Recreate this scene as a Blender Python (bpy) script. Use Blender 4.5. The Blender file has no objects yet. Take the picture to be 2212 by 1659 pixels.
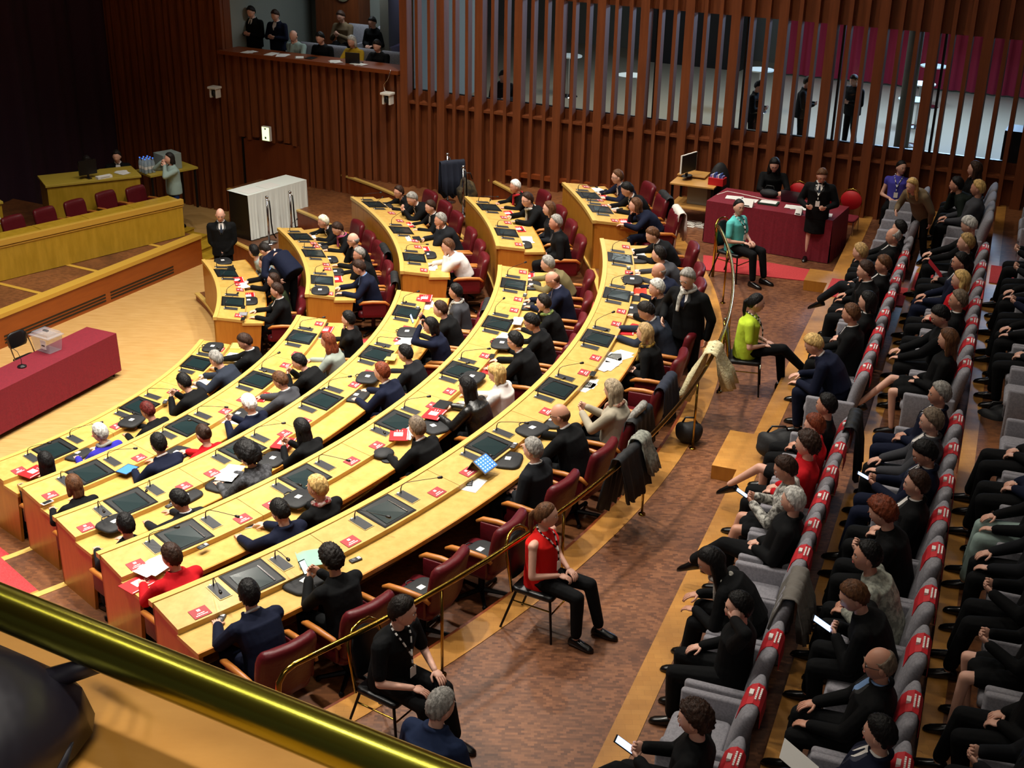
import bpy, math, random
import numpy as np
from mathutils import Vector, Matrix
random.seed(7); rng=np.random.RandomState(7)
CAM=[2801.20753, 0.0, 0.0, 6.93206, 0.0, 0.91296, -0.40804, 0.99979, 0.00832, 0.01862, -0.0204, 0.40795, 0.91277]
CX,CY=-12.194,19.389
RAD={1: 7.271, 2: 8.789, 3: 10.357, 4: 11.944, 5: 13.559}
FL={1: -1.731, 2: -1.348, 3: -0.966, 4: -0.583, 5: -0.201}
MODS={'L5': [-1.97, -8.71, -15.78, -22.9, -29.99, -37.25, -44.07], 'L4': [-3.17, -11.06, -19.28, -27.2, -35.11, -42.66], 'L3': [-5.17, -14.31, -23.22, -32.0, -40.83], 'L2': [-7.11, -17.64, -28.03, -38.0], 'L1': [-10.07, -22.47, -34.35], 'U1': [21.91, 10.36], 'U2': [24.69, 19.43, 9.38], 'U3': [26.73, 17.3, 8.84], 'U4': [16.31, 9.09], 'U5': [13.1, 9.18]}
ENDS={'L5': [1.65, -47.48], 'L4': [0.52, -46.39], 'L3': [-0.55, -44.89], 'L2': [-1.85, -42.87], 'L1': [-3.57], 'U5': [15.76, 5.94], 'U4': [19.52, 5.33], 'U3': [29.82, 4.72], 'U2': [28.94, 4.54], 'U1': [28.03, 4.33]}
PEOPLE=[
 ('L5', 2.46, 19.25, -0.2, 179, 0.35, 'short', 'brown', 'suit:black:white', 'write', 'man with dark brown hair writing, head bowed, beside the white hanging jacket', {}),
 ('L5', 2.42, 18.25, -0.2, 176, 0.33, 'short', 'dark', 'suit:grey', 'desk', 'young man in grey jacket seated just behind the bald man of the outer row', {}),
 ('L5', 2.35, 17.57, -0.2, 173, 0.33, 'bald', 'grey', 'suit:navy:white', 'desk', 'bald man in navy suit at the top of the outer row', {}),
 ('L5', 2.2, 16.62, -0.2, 169, 0.27, 'short', 'silver', 'suit:black', 'chin', 'silver-haired man in black jacket raising both hands by an orange folder', {}),
 ('L5', 2.01, 15.76, -0.2, 166, 0.27, 'short', 'dark', 'suit:slate:white', 'lean', 'dark-haired man in slate suit bent low over the desk of the outer row', {}),
 ('L5', 1.78, 14.95, -0.2, 162, 0.15, 'bob', 'streak', 'knit:black', 'lap', 'woman with streaked short hair, black top and gold scarf beside spread papers', {'scarf': 'gold'}),
 ('L5', 1.17, 13.14, -0.2, 155, 0.0, 'long', 'ash', 'suit:beige', 'phone', 'ash-blonde woman in beige jacket sitting back with a phone', {'scarf': 'darkred'}),
 ('L5', 0.72, 12.44, -0.2, 152, 0.22, 'bald', 'brown', 'suit:black:white', 'desk', 'bald man in black suit wearing glasses by the brass rail side', {'glasses': 1}),
 ('L5', 0.28, 11.7, -0.2, 148, 0.04, 'short', 'grey', 'suit:charcoal:white', 'lap', 'grey-haired man in charcoal suit beside the lit tablet', {}),
 ('L5', -1.4, 9.47, -0.2, 137, 0.17, 'curly', 'dark', 'knit:black', 'phone', 'person with curly dark hair in black holding a glowing phone up', {}),
 ('L5', -1.98, 8.88, -0.2, 134, 0.26, 'short', 'black', 'suit:navy:white', 'chin', 'dark-haired man in navy suit at the near end of the outer row', {}),
 ('L4', 0.84, 18.89, -0.58, 178, 0.37, 'short', 'grey', 'suit:olive', 'desk', 'man with short grey hair in an olive jacket', {}),
 ('L4', 0.77, 17.94, -0.58, 174, 0.18, 'bald', 'brown', 'suit:navy:lilac', 'write', 'bald man with glasses, navy jacket and pale shirt looking down', {'glasses': 1}),
 ('L4', 0.64, 17.07, -0.58, 170, 0.24, 'short', 'dark', 'knit:black', 'chin', 'dark-haired woman in black with a green patterned scarf', {'scarf': 'green'}),
 ('L4', 0.47, 16.27, -0.58, 166, 0.21, 'short', 'black', 'knit:black', 'write', 'black-haired woman with glasses, all in black, writing', {'glasses': 1}),
 ('L4', 0.26, 15.52, -0.58, 163, 0.25, 'short', 'black', 'suit:black:white', 'desk', 'dark-haired man with glasses and white cuffs showing', {'glasses': 1}),
 ('L4', -0.12, 14.45, -0.58, 158, 0.02, 'bob', 'blonde', 'suit:white', 'write', 'blonde woman in a white jacket turning papers', {}),
 ('L4', -0.33, 13.96, -0.58, 155, 0.22, 'long', 'black', 'suit:leather', 'desk', 'woman with long black hair in a black leather jacket', {}),
 ('L4', -0.87, 12.91, -0.58, 150, 0.23, 'short', 'greybrown', 'suit:black:white', 'chin', 'grey-brown haired man resting his face on one hand', {}),
 ('L4', -1.87, 11.42, -0.58, 142, 0.05, 'short', 'blonde', 'knit:black', 'desk', 'woman with short blonde hair, black cardigan and white scarf', {'scarf': 'whitered'}),
 ('L4', -2.19, 10.97, -0.58, 140, 0.0, 'short', 'black', 'suit:navy', 'lean', 'black-haired man in navy jacket leaning on his elbows', {}),
 ('L4', -3.01, 10.12, -0.58, 135, 0.09, 'short', 'darkbrown', 'suit:red', 'desk', 'person with dark brown hair in a bright red jacket', {}),
 ('L3', -0.78, 18.42, -0.97, 175, 0.09, 'short', 'black', 'suit:grey', 'lap', 'dark-haired woman in grey jacket with a scarf, below the white-shirted man', {'scarf': 'white'}),
 ('L3', -0.85, 17.75, -0.97, 172, 0.23, 'short', 'darkbrown', 'suit:black', 'desk', 'man with brushed-up dark brown hair in profile behind the raised arms', {}),
 ('L3', -0.98, 17.03, -0.97, 168, 0.19, 'bob', 'black', 'knit:navy', 'photo', 'black-haired woman raising both arms to hold up a phone', {}),
 ('L3', -1.24, 16.02, -0.97, 163, 0.22, 'short', 'black', 'suit:charcoal', 'desk', 'dark-haired man in charcoal jacket sitting in front of an empty leather chair back', {}),
 ('L3', -1.49, 15.29, -0.97, 159, 0.22, 'short', 'auburn', 'suit:navy:white', 'desk', 'auburn-haired man in navy suit and white collar', {}),
 ('L3', -2.3, 13.61, -0.97, 150, 0.18, 'long', 'black', 'knit:black', 'phone', 'woman with long straight black hair beside a red folder', {}),
 ('L3', -2.81, 12.82, -0.97, 145, 0.13, 'afro', 'black', 'suit:speckle', 'write', 'woman with a full mass of black hair reading white sheets', {}),
 ('L3', -3.42, 11.92, -0.97, 140, 0.0, 'short', 'black', 'suit:charcoal:white', 'lean', 'dark-haired person bowed over a black folder in the middle row', {}),
 ('L3', -3.87, 11.37, -0.97, 136, -0.02, 'short', 'black', 'suit:charcoal', 'desk', 'black-haired man in charcoal beside the near gooseneck microphone', {}),
 ('L2', -2.39, 18.12, -1.35, 173, 0.07, 'short', 'black', 'knit:black', 'chin', 'dark-haired woman in black at the upper end, hand at her mouth', {}),
 ('L2', -2.54, 17.27, -1.35, 168, 0.11, 'curlylong', 'auburn', 'suit:sage', 'desk', 'woman with long curly auburn hair in a pale sage jacket', {}),
 ('L2', -2.68, 16.69, -1.35, 164, 0.36, 'short', 'black', 'suit:black', 'phone', 'black-haired man in black suit looking down at a phone, next to auburn curls', {}),
 ('L2', -2.97, 15.83, -1.35, 159, 0.11, 'short', 'brown', 'suit:grey:white', 'lean', 'man in grey suit leaning forward in front of the round brown hair', {}),
 ('L2', -3.31, 15.04, -1.35, 154, 0.03, 'short', 'white', 'suit:navy:white', 'phone', 'white-haired man in navy suit above open papers', {}),
 ('L2', -3.71, 14.11, -1.35, 148, -0.02, 'bun', 'darkbrown', 'knit:red', 'write', 'person with dark hair in a bright red sweater', {}),
 ('L2', -4.06, 13.76, -1.35, 145, 0.21, 'short', 'black', 'suit:navy:white', 'desk', 'black-haired man in glasses and dark navy suit beside a blue screen', {'glasses': 1}),
 ('L2', -4.81, 12.81, -1.35, 138, 0.21, 'bob', 'brown', 'knit:black', 'desk', 'brown-haired woman in black near the white phone', {}),
 ('L1', -3.93, 18.04, -1.73, 171, 0.05, 'short', 'darkbrown', 'suit:black:white', 'lean', 'dark-haired man in black stretched over the front-row desk', {}),
 ('L1', -4.05, 17.43, -1.73, 166, 0.32, 'short', 'grey', 'suit:slate', 'write', 'grey-haired man in slate suit in the front row', {}),
 ('L1', -4.33, 16.53, -1.73, 160, 0.31, 'short', 'black', 'suit:black', 'phone', 'dark-haired man in black in the front row above the bare desk end', {}),
 ('L1', -4.69, 15.67, -1.73, 154, 0.24, 'short', 'darkred', 'knit:black', 'write', 'person with dark red hair in black in the front row', {}),
 ('L1', -5.16, 14.86, -1.73, 147, 0.14, 'short', 'silver', 'knit:violet', 'desk', 'silver-haired person in a violet-blue jacket', {'scarf': 'grey'}),
 ('L1', -5.68, 14.08, -1.73, 141, 0.0, 'long', 'black', 'knit:black', 'desk', 'woman with long black hair behind a red folder at the front-row end', {}),
 ('U1', -4.51, 22.72, -1.73, 203, 0.34, 'short', 'black', 'knit:pale', 'lap', 'dark-haired woman in a pale grey wrap turned to the camera', {'y': -60}),
 ('U1', -4.21, 21.89, -1.73, 197, 0.23, 'short', 'darkbrown', 'suit:black:blue', 'desk', 'man in dark suit and pale blue shirt being spoken to', {}),
 ('U1', -3.97, 20.96, -1.73, 191, 0.15, 'long', 'darkbrown', 'knit:green', 'lap', 'brown-haired person partly hidden in the first upper row', {}),
 ('U1', -3.88, 20.37, -1.73, 187, 0.05, 'short', 'darkbrown', 'suit:black:white', 'desk', 'brown-haired man in black suit at the aisle end of the first upper row', {}),
 ('U2', -3.28, 23.68, -1.35, 206, 0.43, 'short', 'whiteblond', 'suit:black:white', 'desk', 'woman with white-blonde hair and black jacket', {}),
 ('U2', -2.99, 23.01, -1.35, 201, 0.3, 'short', 'darkbrown', 'knit:black', 'write', 'dark-haired woman in black with a rose scarf', {'scarf': 'rose'}),
 ('U2', -2.68, 22.07, -1.35, 196, 0.2, 'bald', 'grey', 'suit:black:grey', 'chin', 'bald man with glasses, hand on his chin', {'glasses': 1}),
 ('U2', -2.5, 21.34, -1.35, 191, 0.2, 'short', 'grey', 'suit:black', 'chin', 'grey-haired man in black jacket, cheek on his fist', {}),
 ('U2', -2.38, 20.57, -1.35, 187, 0.19, 'short', 'darkbrown', 'suit:navy:blue', 'write', 'man with receding dark hair in navy suit at the aisle end', {}),
 ('U3', -1.94, 24.5, -0.97, 207, 0.43, 'short', 'darkbrown', 'suit:black:grey', 'desk', 'man with glasses in black jacket at the far end of a high desk', {'glasses': 1}),
 ('U3', -1.62, 23.8, -0.97, 203, 0.37, 'short', 'grey', 'suit:black:white', 'phone', 'grey-haired man holding a phone over the high desk', {}),
 ('U3', -1.37, 23.14, -0.97, 199, 0.22, 'short', 'darkbrown', 'suit:black:white', 'desk', 'dark-haired man in black suit with a white shirt front', {}),
 ('U3', -1.08, 22.16, -0.97, 194, 0.27, 'short', 'grey', 'suit:charcoal:white', 'chin', 'grey-haired man hiding his face with one hand', {}),
 ('U3', -0.82, 20.77, -0.97, 187, 0.32, 'short', 'brown', 'shirt:white', 'chin', 'brown-haired man in a white shirt leaning on his hand', {}),
 ('U4', 0.24, 23.34, -0.58, 198, 0.3, 'short', 'white', 'suit:black', 'desk', 'white-haired woman with a red scarf', {'scarf': 'red'}),
 ('U4', 0.51, 22.36, -0.58, 193, 0.34, 'short', 'darkbrown', 'suit:black', 'desk', 'short dark-haired woman with glasses beside the red scarf', {'glasses': 1, 'scarf': 'white'}),
 ('U4', 0.67, 21.53, -0.58, 189, 0.08, 'long', 'brown', 'knit:charcoal', 'lap', 'brown-haired woman in dark clothes sitting back', {}),
 ('U4', 0.79, 20.67, -0.58, 186, 0.12, 'short', 'grey', 'suit:black:grey', 'lap', 'grey-haired man in black at the aisle end of the fourth upper row', {}),
 ('U5', 2.09, 22.68, -0.2, 193, 0.33, 'short', 'brown', 'suit:navy:white', 'desk', 'man with glasses, navy suit and striped tie at the far top desk', {'glasses': 1}),
 ('U5', 2.25, 21.88, -0.2, 190, 0.34, 'short', 'black', 'suit:black:white', 'write', 'young black-haired man bowed over papers at the top desk', {}),
 ('U5', 2.38, 21.01, -0.2, 186, 0.44, 'bob', 'brown', 'suit:navy', 'chin', 'brown-haired woman in navy by a red folder at the top desk', {}),
 ('S1', 5.55, 18.49, 0.18, 160, -0.24, 'short', 'black', 'suit:black', 'lap', 'dark-haired man at the far end of the front spectator row', {}),
 ('S1', 5.37, 18.0, 0.18, 160, -0.18, 'balding', 'grey', 'suit:black:white', 'lap', 'balding grey man in black with a patterned tie in the front spectator row', {}),
 ('S1', 5.09, 17.25, 0.18, 160, 0.07, 'short', 'sandy', 'suit:charcoal', 'xlean', 'sandy-haired person leaning far forward with one leg crossed high', {}),
 ('S1', 4.88, 16.68, 0.18, 160, -0.19, 'short', 'brown', 'suit:black:white', 'lap', 'person with a soft brown fringe in the front spectator row', {}),
 ('S1', 4.72, 16.26, 0.18, 160, 0.06, 'short', 'darkbrown', 'suit:black:white', 'chin', 'man with thin dark hair, laptop on his knees', {}),
 ('S1', 4.31, 15.16, 0.18, 160, -0.17, 'bob', 'black', 'suit:black:white', 'lap', 'dark-haired woman half hidden behind the man with cropped hair', {}),
 ('S1', 4.13, 14.68, 0.18, 160, 0.02, 'short', 'brown', 'suit:black:white', 'lap', 'man with cropped brown hair in black suit seated in the front spectator row', {}),
 ('S1', 3.81, 13.82, 0.18, 160, 0.34, 'short', 'blonde', 'suit:navy:white', 'lean', 'blonde man in navy leaning forward beside an empty grey seat', {}),
 ('S1', 3.19, 12.16, 0.18, 160, -0.13, 'short', 'black', 'knit:black', 'lap', 'person with black hair leaning forward beside a coat-covered seat', {}),
 ('S1', 2.99, 11.64, 0.18, 160, -0.1, 'short', 'auburn', 'knit:red', 'xlap', 'brown-haired woman in a red jacket, legs crossed, hand at her ear', {'skirt': 1}),
 ('S1', 2.8, 11.13, 0.18, 160, -0.1, 'curly', 'darkbrown', 'knit:red', 'lap', 'person with curly dark hair bowed below the red jacket', {}),
 ('S1', 2.61, 10.63, 0.18, 160, 0.02, 'short', 'darkbrown', 'knit:floral', 'phone', 'woman in a black and white floral dress holding a phone', {'skirt': 1, 'hide': 1}),
 ('S1', 2.42, 10.1, 0.18, 160, -0.18, 'short', 'silver', 'suit:black', 'xlap', 'silver-haired man in black stretching one crossed leg into the aisle', {}),
 ('S1', 2.03, 9.06, 0.18, 160, 0.39, 'long', 'black', 'knit:black', 'lean', 'long-haired woman bent forward with a white scarf hanging down', {'scarf': 'white'}),
 ('S1', 1.78, 8.4, 0.18, 160, -0.04, 'short', 'black', 'knit:black', 'temple', 'pale-faced person with cropped black hair turning towards the stage', {'y': 20}),
 ('S1', 1.25, 6.99, 0.18, 160, -0.07, 'curly', 'darkbrown', 'knit:black', 'xphone', 'person with bushy brown curls using a phone at the picture foot', {}),
 ('S2', 7.26, 20.03, 0.45, 160, 0.33, 'short', 'black', 'suit:greenblack', 'chin', 'dark-bearded man in dark green jacket, chin on hand', {}),
 ('S2', 7.48, 20.62, 0.45, 160, 0.04, 'long', 'darkbrown', 'knit:black', 'chin', 'person by the wall holding up one hand', {}),
 ('S2', 7.1, 19.61, 0.45, 160, -0.11, 'short', 'blonde', 'suit:grey', 'lap', 'blonde woman in a grey jacket at the far end', {}),
 ('S2', 6.35, 17.6, 0.45, 160, -0.12, 'short', 'silver', 'knit:black', 'lean', 'silver-haired person stooping in the second spectator row', {}),
 ('S2', 6.03, 16.75, 0.45, 160, -0.09, 'short', 'sandy', 'suit:black:white', 'lap', 'sandy-haired man holding a red leaflet', {}),
 ('S2', 5.74, 15.97, 0.45, 160, -0.06, 'short', 'black', 'suit:navy:white', 'lap', 'black-haired man behind the woman in red, second spectator row', {}),
 ('S2', 5.47, 15.25, 0.45, 160, -0.14, 'bob', 'blonde', 'knit:red', 'lap', 'blonde woman in a red jacket in the second spectator row', {}),
 ('S2', 5.23, 14.6, 0.45, 160, -0.15, 'short', 'greybrown', 'suit:black:white', 'lap', 'greying man in profile wearing a checked collar', {}),
 ('S2', 5.0, 13.99, 0.45, 160, 0.03, 'short', 'black', 'suit:black', 'lean', 'black-haired person bowed low behind the greying man', {}),
 ('S2', 4.74, 13.3, 0.45, 160, -0.14, 'longbrown', 'brown', 'knit:black', 'xlap', 'long-haired brown woman in black with bare crossed legs', {'skirt': 1}),
 ('S2', 4.2, 11.84, 0.45, 160, -0.15, 'short', 'grey', 'suit:navy:white', 'lap', 'man with wavy grey hair in navy suit and striped tie', {}),
 ('S2', 3.94, 11.15, 0.45, 160, -0.13, 'short', 'greybrown', 'suit:grey:white', 'lap', 'man with greying dark hair clasping his hands', {}),
 ('S2', 3.7, 10.5, 0.45, 160, -0.16, 'short', 'black', 'suit:navy:white', 'phone', 'black-haired man with white cuffs holding a blue phone', {}),
 ('S2', 3.49, 9.94, 0.45, 160, -0.09, 'short', 'darkbrown', 'suit:black:white', 'lap', 'dark-haired man in black suit above the red-haired woman', {}),
 ('S2', 3.26, 9.33, 0.45, 160, 0.16, 'curly', 'auburn', 'knit:black', 'phone', 'auburn-haired woman holding a white card and phone', {}),
 ('S2', 3.01, 8.66, 0.45, 160, 0.24, 'short', 'black', 'knit:greyknit', 'lap', 'person with short black hair in a grey flecked sweater', {}),
 ('S2', 2.81, 8.13, 0.45, 160, 0.23, 'short', 'brown', 'suit:black', 'phone', 'brown-haired man in black coat thumbing a bright blue phone', {}),
 ('S2', 2.5, 7.31, 0.45, 160, -0.11, 'balding', 'greybrown', 'suit:black:blue', 'lap', 'ruddy balding man with glasses, head tilted back', {'glasses': 1}),
 ('S2', 2.26, 6.66, 0.45, 160, -0.23, 'short', 'black', 'suit:navy:white', 'lap', 'black-haired man with a blue and white leaflet, at the picture foot', {}),
]
ITEMS=[
 ('bag', -0.023, 12.278, 0.539, -30, 20.0, 'black conference bag with white tag beside the lit tablet', {}),
 ('tablet', -0.261, 11.959, 0.597, -32, 0.0, 'upright tablet with glowing blue icons on the outer desk', {}),
 ('paper', -0.388, 11.747, 0.539, -33, 10.0, 'white sheet lying under a voting remote on the outer desk', {}),
 ('remote', -0.413, 11.766, 0.539, -33, 30.0, 'voting remote on the white sheet', {}),
 ('remote', 0.034, 12.519, 0.6, -29, 10.0, 'voting remote behind the tablet beside a white cup', {}),
 ('bag', 0.236, 12.913, 0.601, -28, -10.0, "black bag under the glasses-wearing bald man's arm", {}),
 ('bag', 0.45, 13.264, 0.539, -26, 15.0, 'black bag with keys in front of the bald man in glasses', {}),
 ('phone', 0.332, 13.068, 0.539, -27, 10.0, "dark phone next to the bald man's bag", {}),
 ('paper', 0.92, 14.371, 0.539, -21, 5.0, 'printed sheets under a drooping microphone', {}),
 ('paper', 0.871, 14.272, 0.539, -21, -12.0, 'second printed sheet under the drooping microphone', {}),
 ('phone', 0.987, 14.527, 0.595, -20, 5.0, 'dark glasses case on the outer desk', {}),
 ('papers', 1.249, 15.151, 0.539, -18, 10.0, 'fan of white papers with a pair of glasses on top', {}),
 ('papers', 1.177, 14.924, 0.539, -18, -5.0, 'lower pile of white papers on the outer desk', {}),
 ('papers', 1.362, 15.262, 0.539, -17, -20.0, 'upper pile of papers near the blonde-streaked woman', {}),
 ('folder', 1.506, 16.115, 0.539, -13, 5.0, 'red folder with white label near the top of the outer desk', {}),
 ('folder', 1.636, 16.189, 0.539, -13, -15.0, "second red folder beneath the streaked-hair woman's arm", {}),
 ('paper', 1.612, 16.867, 0.539, -10, 0.0, 'white card on a black bag by the hand with rings', {}),
 ('bag', 1.634, 16.904, 0.539, -10, 0.0, 'black bag by the hand with rings', {}),
 ('redfile', 1.808, 17.705, 0.539, -7, 3.0, 'plain red file lying flat on the outer desk', {}),
 ('remote', 1.681, 17.389, 0.595, -8, 0.0, 'small remote beside the red file', {}),
 ('tabletdark', 1.715, 17.372, 0.539, -8, 0.0, 'dark tablet below the red file', {}),
 ('bag', 1.731, 17.957, 0.597, -6, 0.0, "black bag with pens by the bald man's hands", {}),
 ('notepad', 1.803, 18.497, 0.539, -4, 0.0, 'white notepad by a drooping microphone, outer desk', {}),
 ('remote', 1.714, 18.476, 0.603, -4, 0.0, 'remote beside the white notepad', {}),
 ('bag', 1.906, 19.09, 0.539, -1, 0.0, 'black bag under white sheets at the top of the outer desk', {}),
 ('papers', 1.921, 19.453, 0.539, 0, 0.0, 'white sheets being written on with a purple pen', {}),
 ('remote', -1.409, 10.241, 0.539, -40, -10.0, 'voting remote right of the curly-haired person', {}),
 ('clearfile', -1.748, 10.154, 0.615, -41, -30.0, 'clear plastic file with papers on the near outer desk', {}),
 ('bag', -1.816, 9.83, 0.539, -43, 10.0, 'black bag under the raised phone', {}),
 ('remote', -2.439, 9.26, 0.539, -46, 40.0, "voting remote by the navy-suited man's elbow", {}),
 ('folder', -3.478, 10.36, 0.157, -46, 8.0, 'red folder with white card at the near end of the fourth row', {}),
 ('papers', -3.375, 10.574, 0.214, -45, 15.0, 'open white booklet in front of the red jacket', {}),
 ('remote', -3.001, 10.954, 0.212, -43, 5.0, 'voting remote beside the microphone tip, fourth row', {}),
 ('phonewhite', -2.656, 11.457, 0.157, -40, -25.0, 'white phone lying on the fourth-row desk', {}),
 ('bag', -2.218, 11.931, 0.215, -37, 10.0, 'black bag with a yellow note on top', {}),
 ('note', -2.169, 11.907, 0.157, -37, 20.0, "yellow paper under the blonde woman's hand", {}),
 ('capbag', -1.443, 13.086, 0.157, -30, -20.0, 'dark cap lying on the fourth-row desk', {}),
 ('folder', -1.299, 13.492, 0.222, -28, 30.0, "red folder under the grey-brown haired man's arm", {}),
 ('papers', -1.209, 13.57, 0.216, -28, 20.0, 'white papers by the grey-brown haired man', {}),
 ('bag', -0.918, 13.828, 0.157, -26, 60.0, 'black bag with white tag between two fourth-row sitters', {}),
 ('folder', -0.928, 14.093, 0.213, -25, 5.0, 'white-edged red folder held by the woman in leather', {}),
 ('tabletdark', -0.849, 14.351, 0.217, -24, 0.0, 'dark tablet near the red folder, fourth row', {}),
 ('bag', -0.511, 15.17, 0.215, -20, 0.0, 'black bag with a white sheet beside the white jacket', {}),
 ('folder', -0.374, 15.61, 0.157, -18, 10.0, 'red folder with keys by the white jacket', {}),
 ('phone', -0.273, 15.915, 0.215, -16, 5.0, 'black phone above the white-cuffed hands', {}),
 ('papers', -0.128, 16.574, 0.217, -13, -10.0, 'white paper by the glasses wearer, fourth row', {}),
 ('bag', -0.143, 16.334, 0.212, -14, 5.0, 'dark bag under the white paper, fourth row', {}),
 ('paper', 0.028, 17.241, 0.214, -10, 0.0, 'pale blue sheet under a microphone tip', {}),
 ('bag', 0.155, 17.979, 0.157, -7, 0.0, 'black bag with a blue pouch, fourth row', {}),
 ('remote', 0.167, 18.284, 0.212, -5, 0.0, 'remote alone on the upper fourth-row desk', {}),
 ('bag', 0.269, 18.853, 0.157, -2, 0.0, 'black bag with tag below the white sheet', {}),
 ('paper', 0.249, 19.107, 0.157, -1, 0.0, 'white sheet under the red folder, upper fourth row', {}),
 ('folder', 0.213, 19.3, 0.157, 0, 0.0, 'red folder by the man in olive', {}),
 ('phone', 0.287, 19.481, 0.157, 0, 0.0, 'black phone by the man in olive', {}),
 ('papers', -3.24, 13.207, -0.169, -35, 20.0, 'white booklet read by the woman with massed hair', {}),
 ('bag', -3.285, 13.02, -0.226, -36, 10.0, 'black bag with white tag left of the massed hair', {}),
 ('bag', -2.814, 13.647, -0.226, -31, 10.0, 'black bag with white tag right of the massed hair', {}),
 ('bag', -3.635, 12.713, -0.226, -38, 5.0, 'large black bag under the bowed dark head', {}),
 ('remote', -3.752, 12.519, -0.226, -39, 5.0, 'round dial remote on the black bag', {}),
 ('bag', -4.21, 11.996, -0.167, -43, 10.0, 'black bag with pink-edged tablet at the near middle row', {}),
 ('folder', -2.748, 13.99, -0.17, -30, 15.0, 'red folder touched by the long-haired woman', {}),
 ('remote', -2.79, 13.89, -0.226, -30, 0.0, "remote below the long-haired woman's folder", {}),
 ('bag', -2.042, 15.488, -0.226, -21, 5.0, 'black bag with strap and white tag, middle row', {}),
 ('bag', -1.94, 15.954, -0.163, -19, 10.0, 'black bag behind the auburn-haired man', {}),
 ('yellowpad', -1.718, 16.706, -0.165, -14, 10.0, 'yellow pad with a dark phone on it', {}),
 ('phone', -1.737, 16.777, -0.16, -14, 10.0, 'dark phone on the yellow pad', {}),
 ('papers', -1.578, 17.35, -0.165, -11, 5.0, 'white papers near the raised arms', {}),
 ('bag', -1.546, 17.618, -0.164, -9, 5.0, 'navy bag beneath the raised arms', {}),
 ('folder', -1.392, 19.099, -0.168, -2, 0.0, 'red folder with white label at the upper end of the middle row', {}),
 ('papers', -1.367, 18.946, -0.226, -2, 0.0, 'white papers with a pen at the upper middle row', {}),
 ('remote', -1.472, 18.623, -0.16, -4, 0.0, 'small remote beside the pen and papers', {}),
 ('bag', -3.654, 15.648, -0.608, -24, 10.0, "black bag behind the white-haired man's papers", {}),
 ('papers', -3.695, 15.546, -0.608, -24, 20.0, 'open white papers before the white-haired man', {}),
 ('folder', -3.474, 16.251, -0.608, -20, 10.0, 'red folder with white label beside the grey suit', {}),
 ('bag', -4.194, 14.486, -0.608, -32, 10.0, 'dark bag between red sweater and navy suit', {}),
 ('tabletblue', -4.659, 13.941, -0.548, -36, 10.0, 'bright blue tablet at the near end of the second row', {}),
 ('phonewhite', -5.35, 13.097, -0.547, -43, 5.0, 'white phone at the near end of the second row', {}),
 ('phone', -2.95, 19.003, -0.608, -2, 0.0, 'dark phone at the upper end of the second row', {}),
 ('folder', -2.924, 18.768, -0.608, -4, 0.0, 'white-edged red folder by the auburn curls', {}),
 ('tabletwhite', -2.97, 18.534, -0.608, -5, 0.0, "white tablet under the auburn-haired woman's hand", {}),
 ('folder', -6.063, 14.547, -0.934, -38, 10.0, 'red folder with white bracket sign at the front-row end', {}),
 ('bag', -5.694, 15.15, -0.991, -33, 10.0, "black bag beneath the violet jacket's hands", {}),
 ('bag', -5.218, 16.032, -0.926, -26, 10.0, 'dark bag by the red-haired sitter', {}),
 ('remote', -4.928, 16.702, -0.928, -20, 20.0, 'remote on the bare front-row desk end', {}),
 ('papers', -4.632, 17.487, -0.991, -14, 10.0, 'white papers by the slate suit', {}),
 ('bag', -4.68, 18.676, -0.906, -5, 0.0, 'black bag with white tag at the top of the front row', {}),
 ('papers', -4.33, 18.524, -0.991, -6, 0.0, 'white pad being written on in the front row', {}),
 ('yellowpad', -4.385, 18.974, -0.991, -3, 0.0, 'yellow pad at the top of the front row', {}),
 ('bag', -5.411, 22.872, -0.929, 27, 0.0, 'dark bag at the far end of the first upper desk', {}),
 ('laptopdark', -5.218, 22.519, -0.93, 24, 0.0, 'dark tablet on a white pad, first upper desk', {}),
 ('folder', -4.944, 21.879, -0.93, 19, 0.0, 'red and white folder, first upper desk', {}),
 ('papers', -4.835, 21.622, -0.933, 17, 0.0, 'white papers under the red and white folder', {}),
 ('folder', -4.627, 21.249, -0.991, 14, 0.0, 'white-edged red folder, first upper desk', {}),
 ('bag', -4.566, 20.975, -0.991, 12, 0.0, 'black bag below the white-edged folder', {}),
 ('tabletgrey', -4.518, 20.226, -0.933, 6, 0.0, 'grey flat calculator at the aisle end', {}),
 ('phone', -4.581, 20.545, -0.931, 9, 0.0, 'slim grey case near the calculator', {}),
 ('phone', -4.478, 20.02, -0.935, 5, 0.0, 'black pen case at the aisle corner', {}),
 ('papers', -3.86, 23.406, -0.608, 26, 0.0, 'open white papers by the rose scarf', {}),
 ('bag', -3.615, 22.917, -0.608, 22, 0.0, 'round black bag with a tag, second upper desk', {}),
 ('bag', -3.32, 22.136, -0.608, 17, 0.0, 'black bag with tag near the fist-on-cheek man', {}),
 ('bag', -3.123, 21.468, -0.608, 13, 0.0, 'flat black case with cable, second upper desk', {}),
 ('folder', -3.071, 21.132, -0.608, 11, 0.0, 'red folder with white label, second upper desk', {}),
 ('bag', -3.218, 20.288, -0.525, 6, 0.0, 'black bag with white tag at the aisle corner', {}),
 ('tabletdark', -2.935, 20.399, -0.608, 6, 0.0, 'dark tablet at the aisle corner of the second upper desk', {}),
 ('bag', -2.545, 24.32, -0.226, 27, 0.0, 'dark bag in front of the far man with glasses', {}),
 ('folder', -1.998, 23.116, -0.226, 20, 0.0, 'red folder before the striped shirt front', {}),
 ('paper', -1.959, 22.059, -0.147, 15, 0.0, 'cream sheet with a dark tablet on the high desk', {}),
 ('tabletdark', -1.769, 22.145, -0.171, 15, 0.0, 'dark tablet beside the cream sheet', {}),
 ('folder', -1.597, 21.693, -0.226, 12, 0.0, 'red folder above a black bag, third upper desk', {}),
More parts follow.
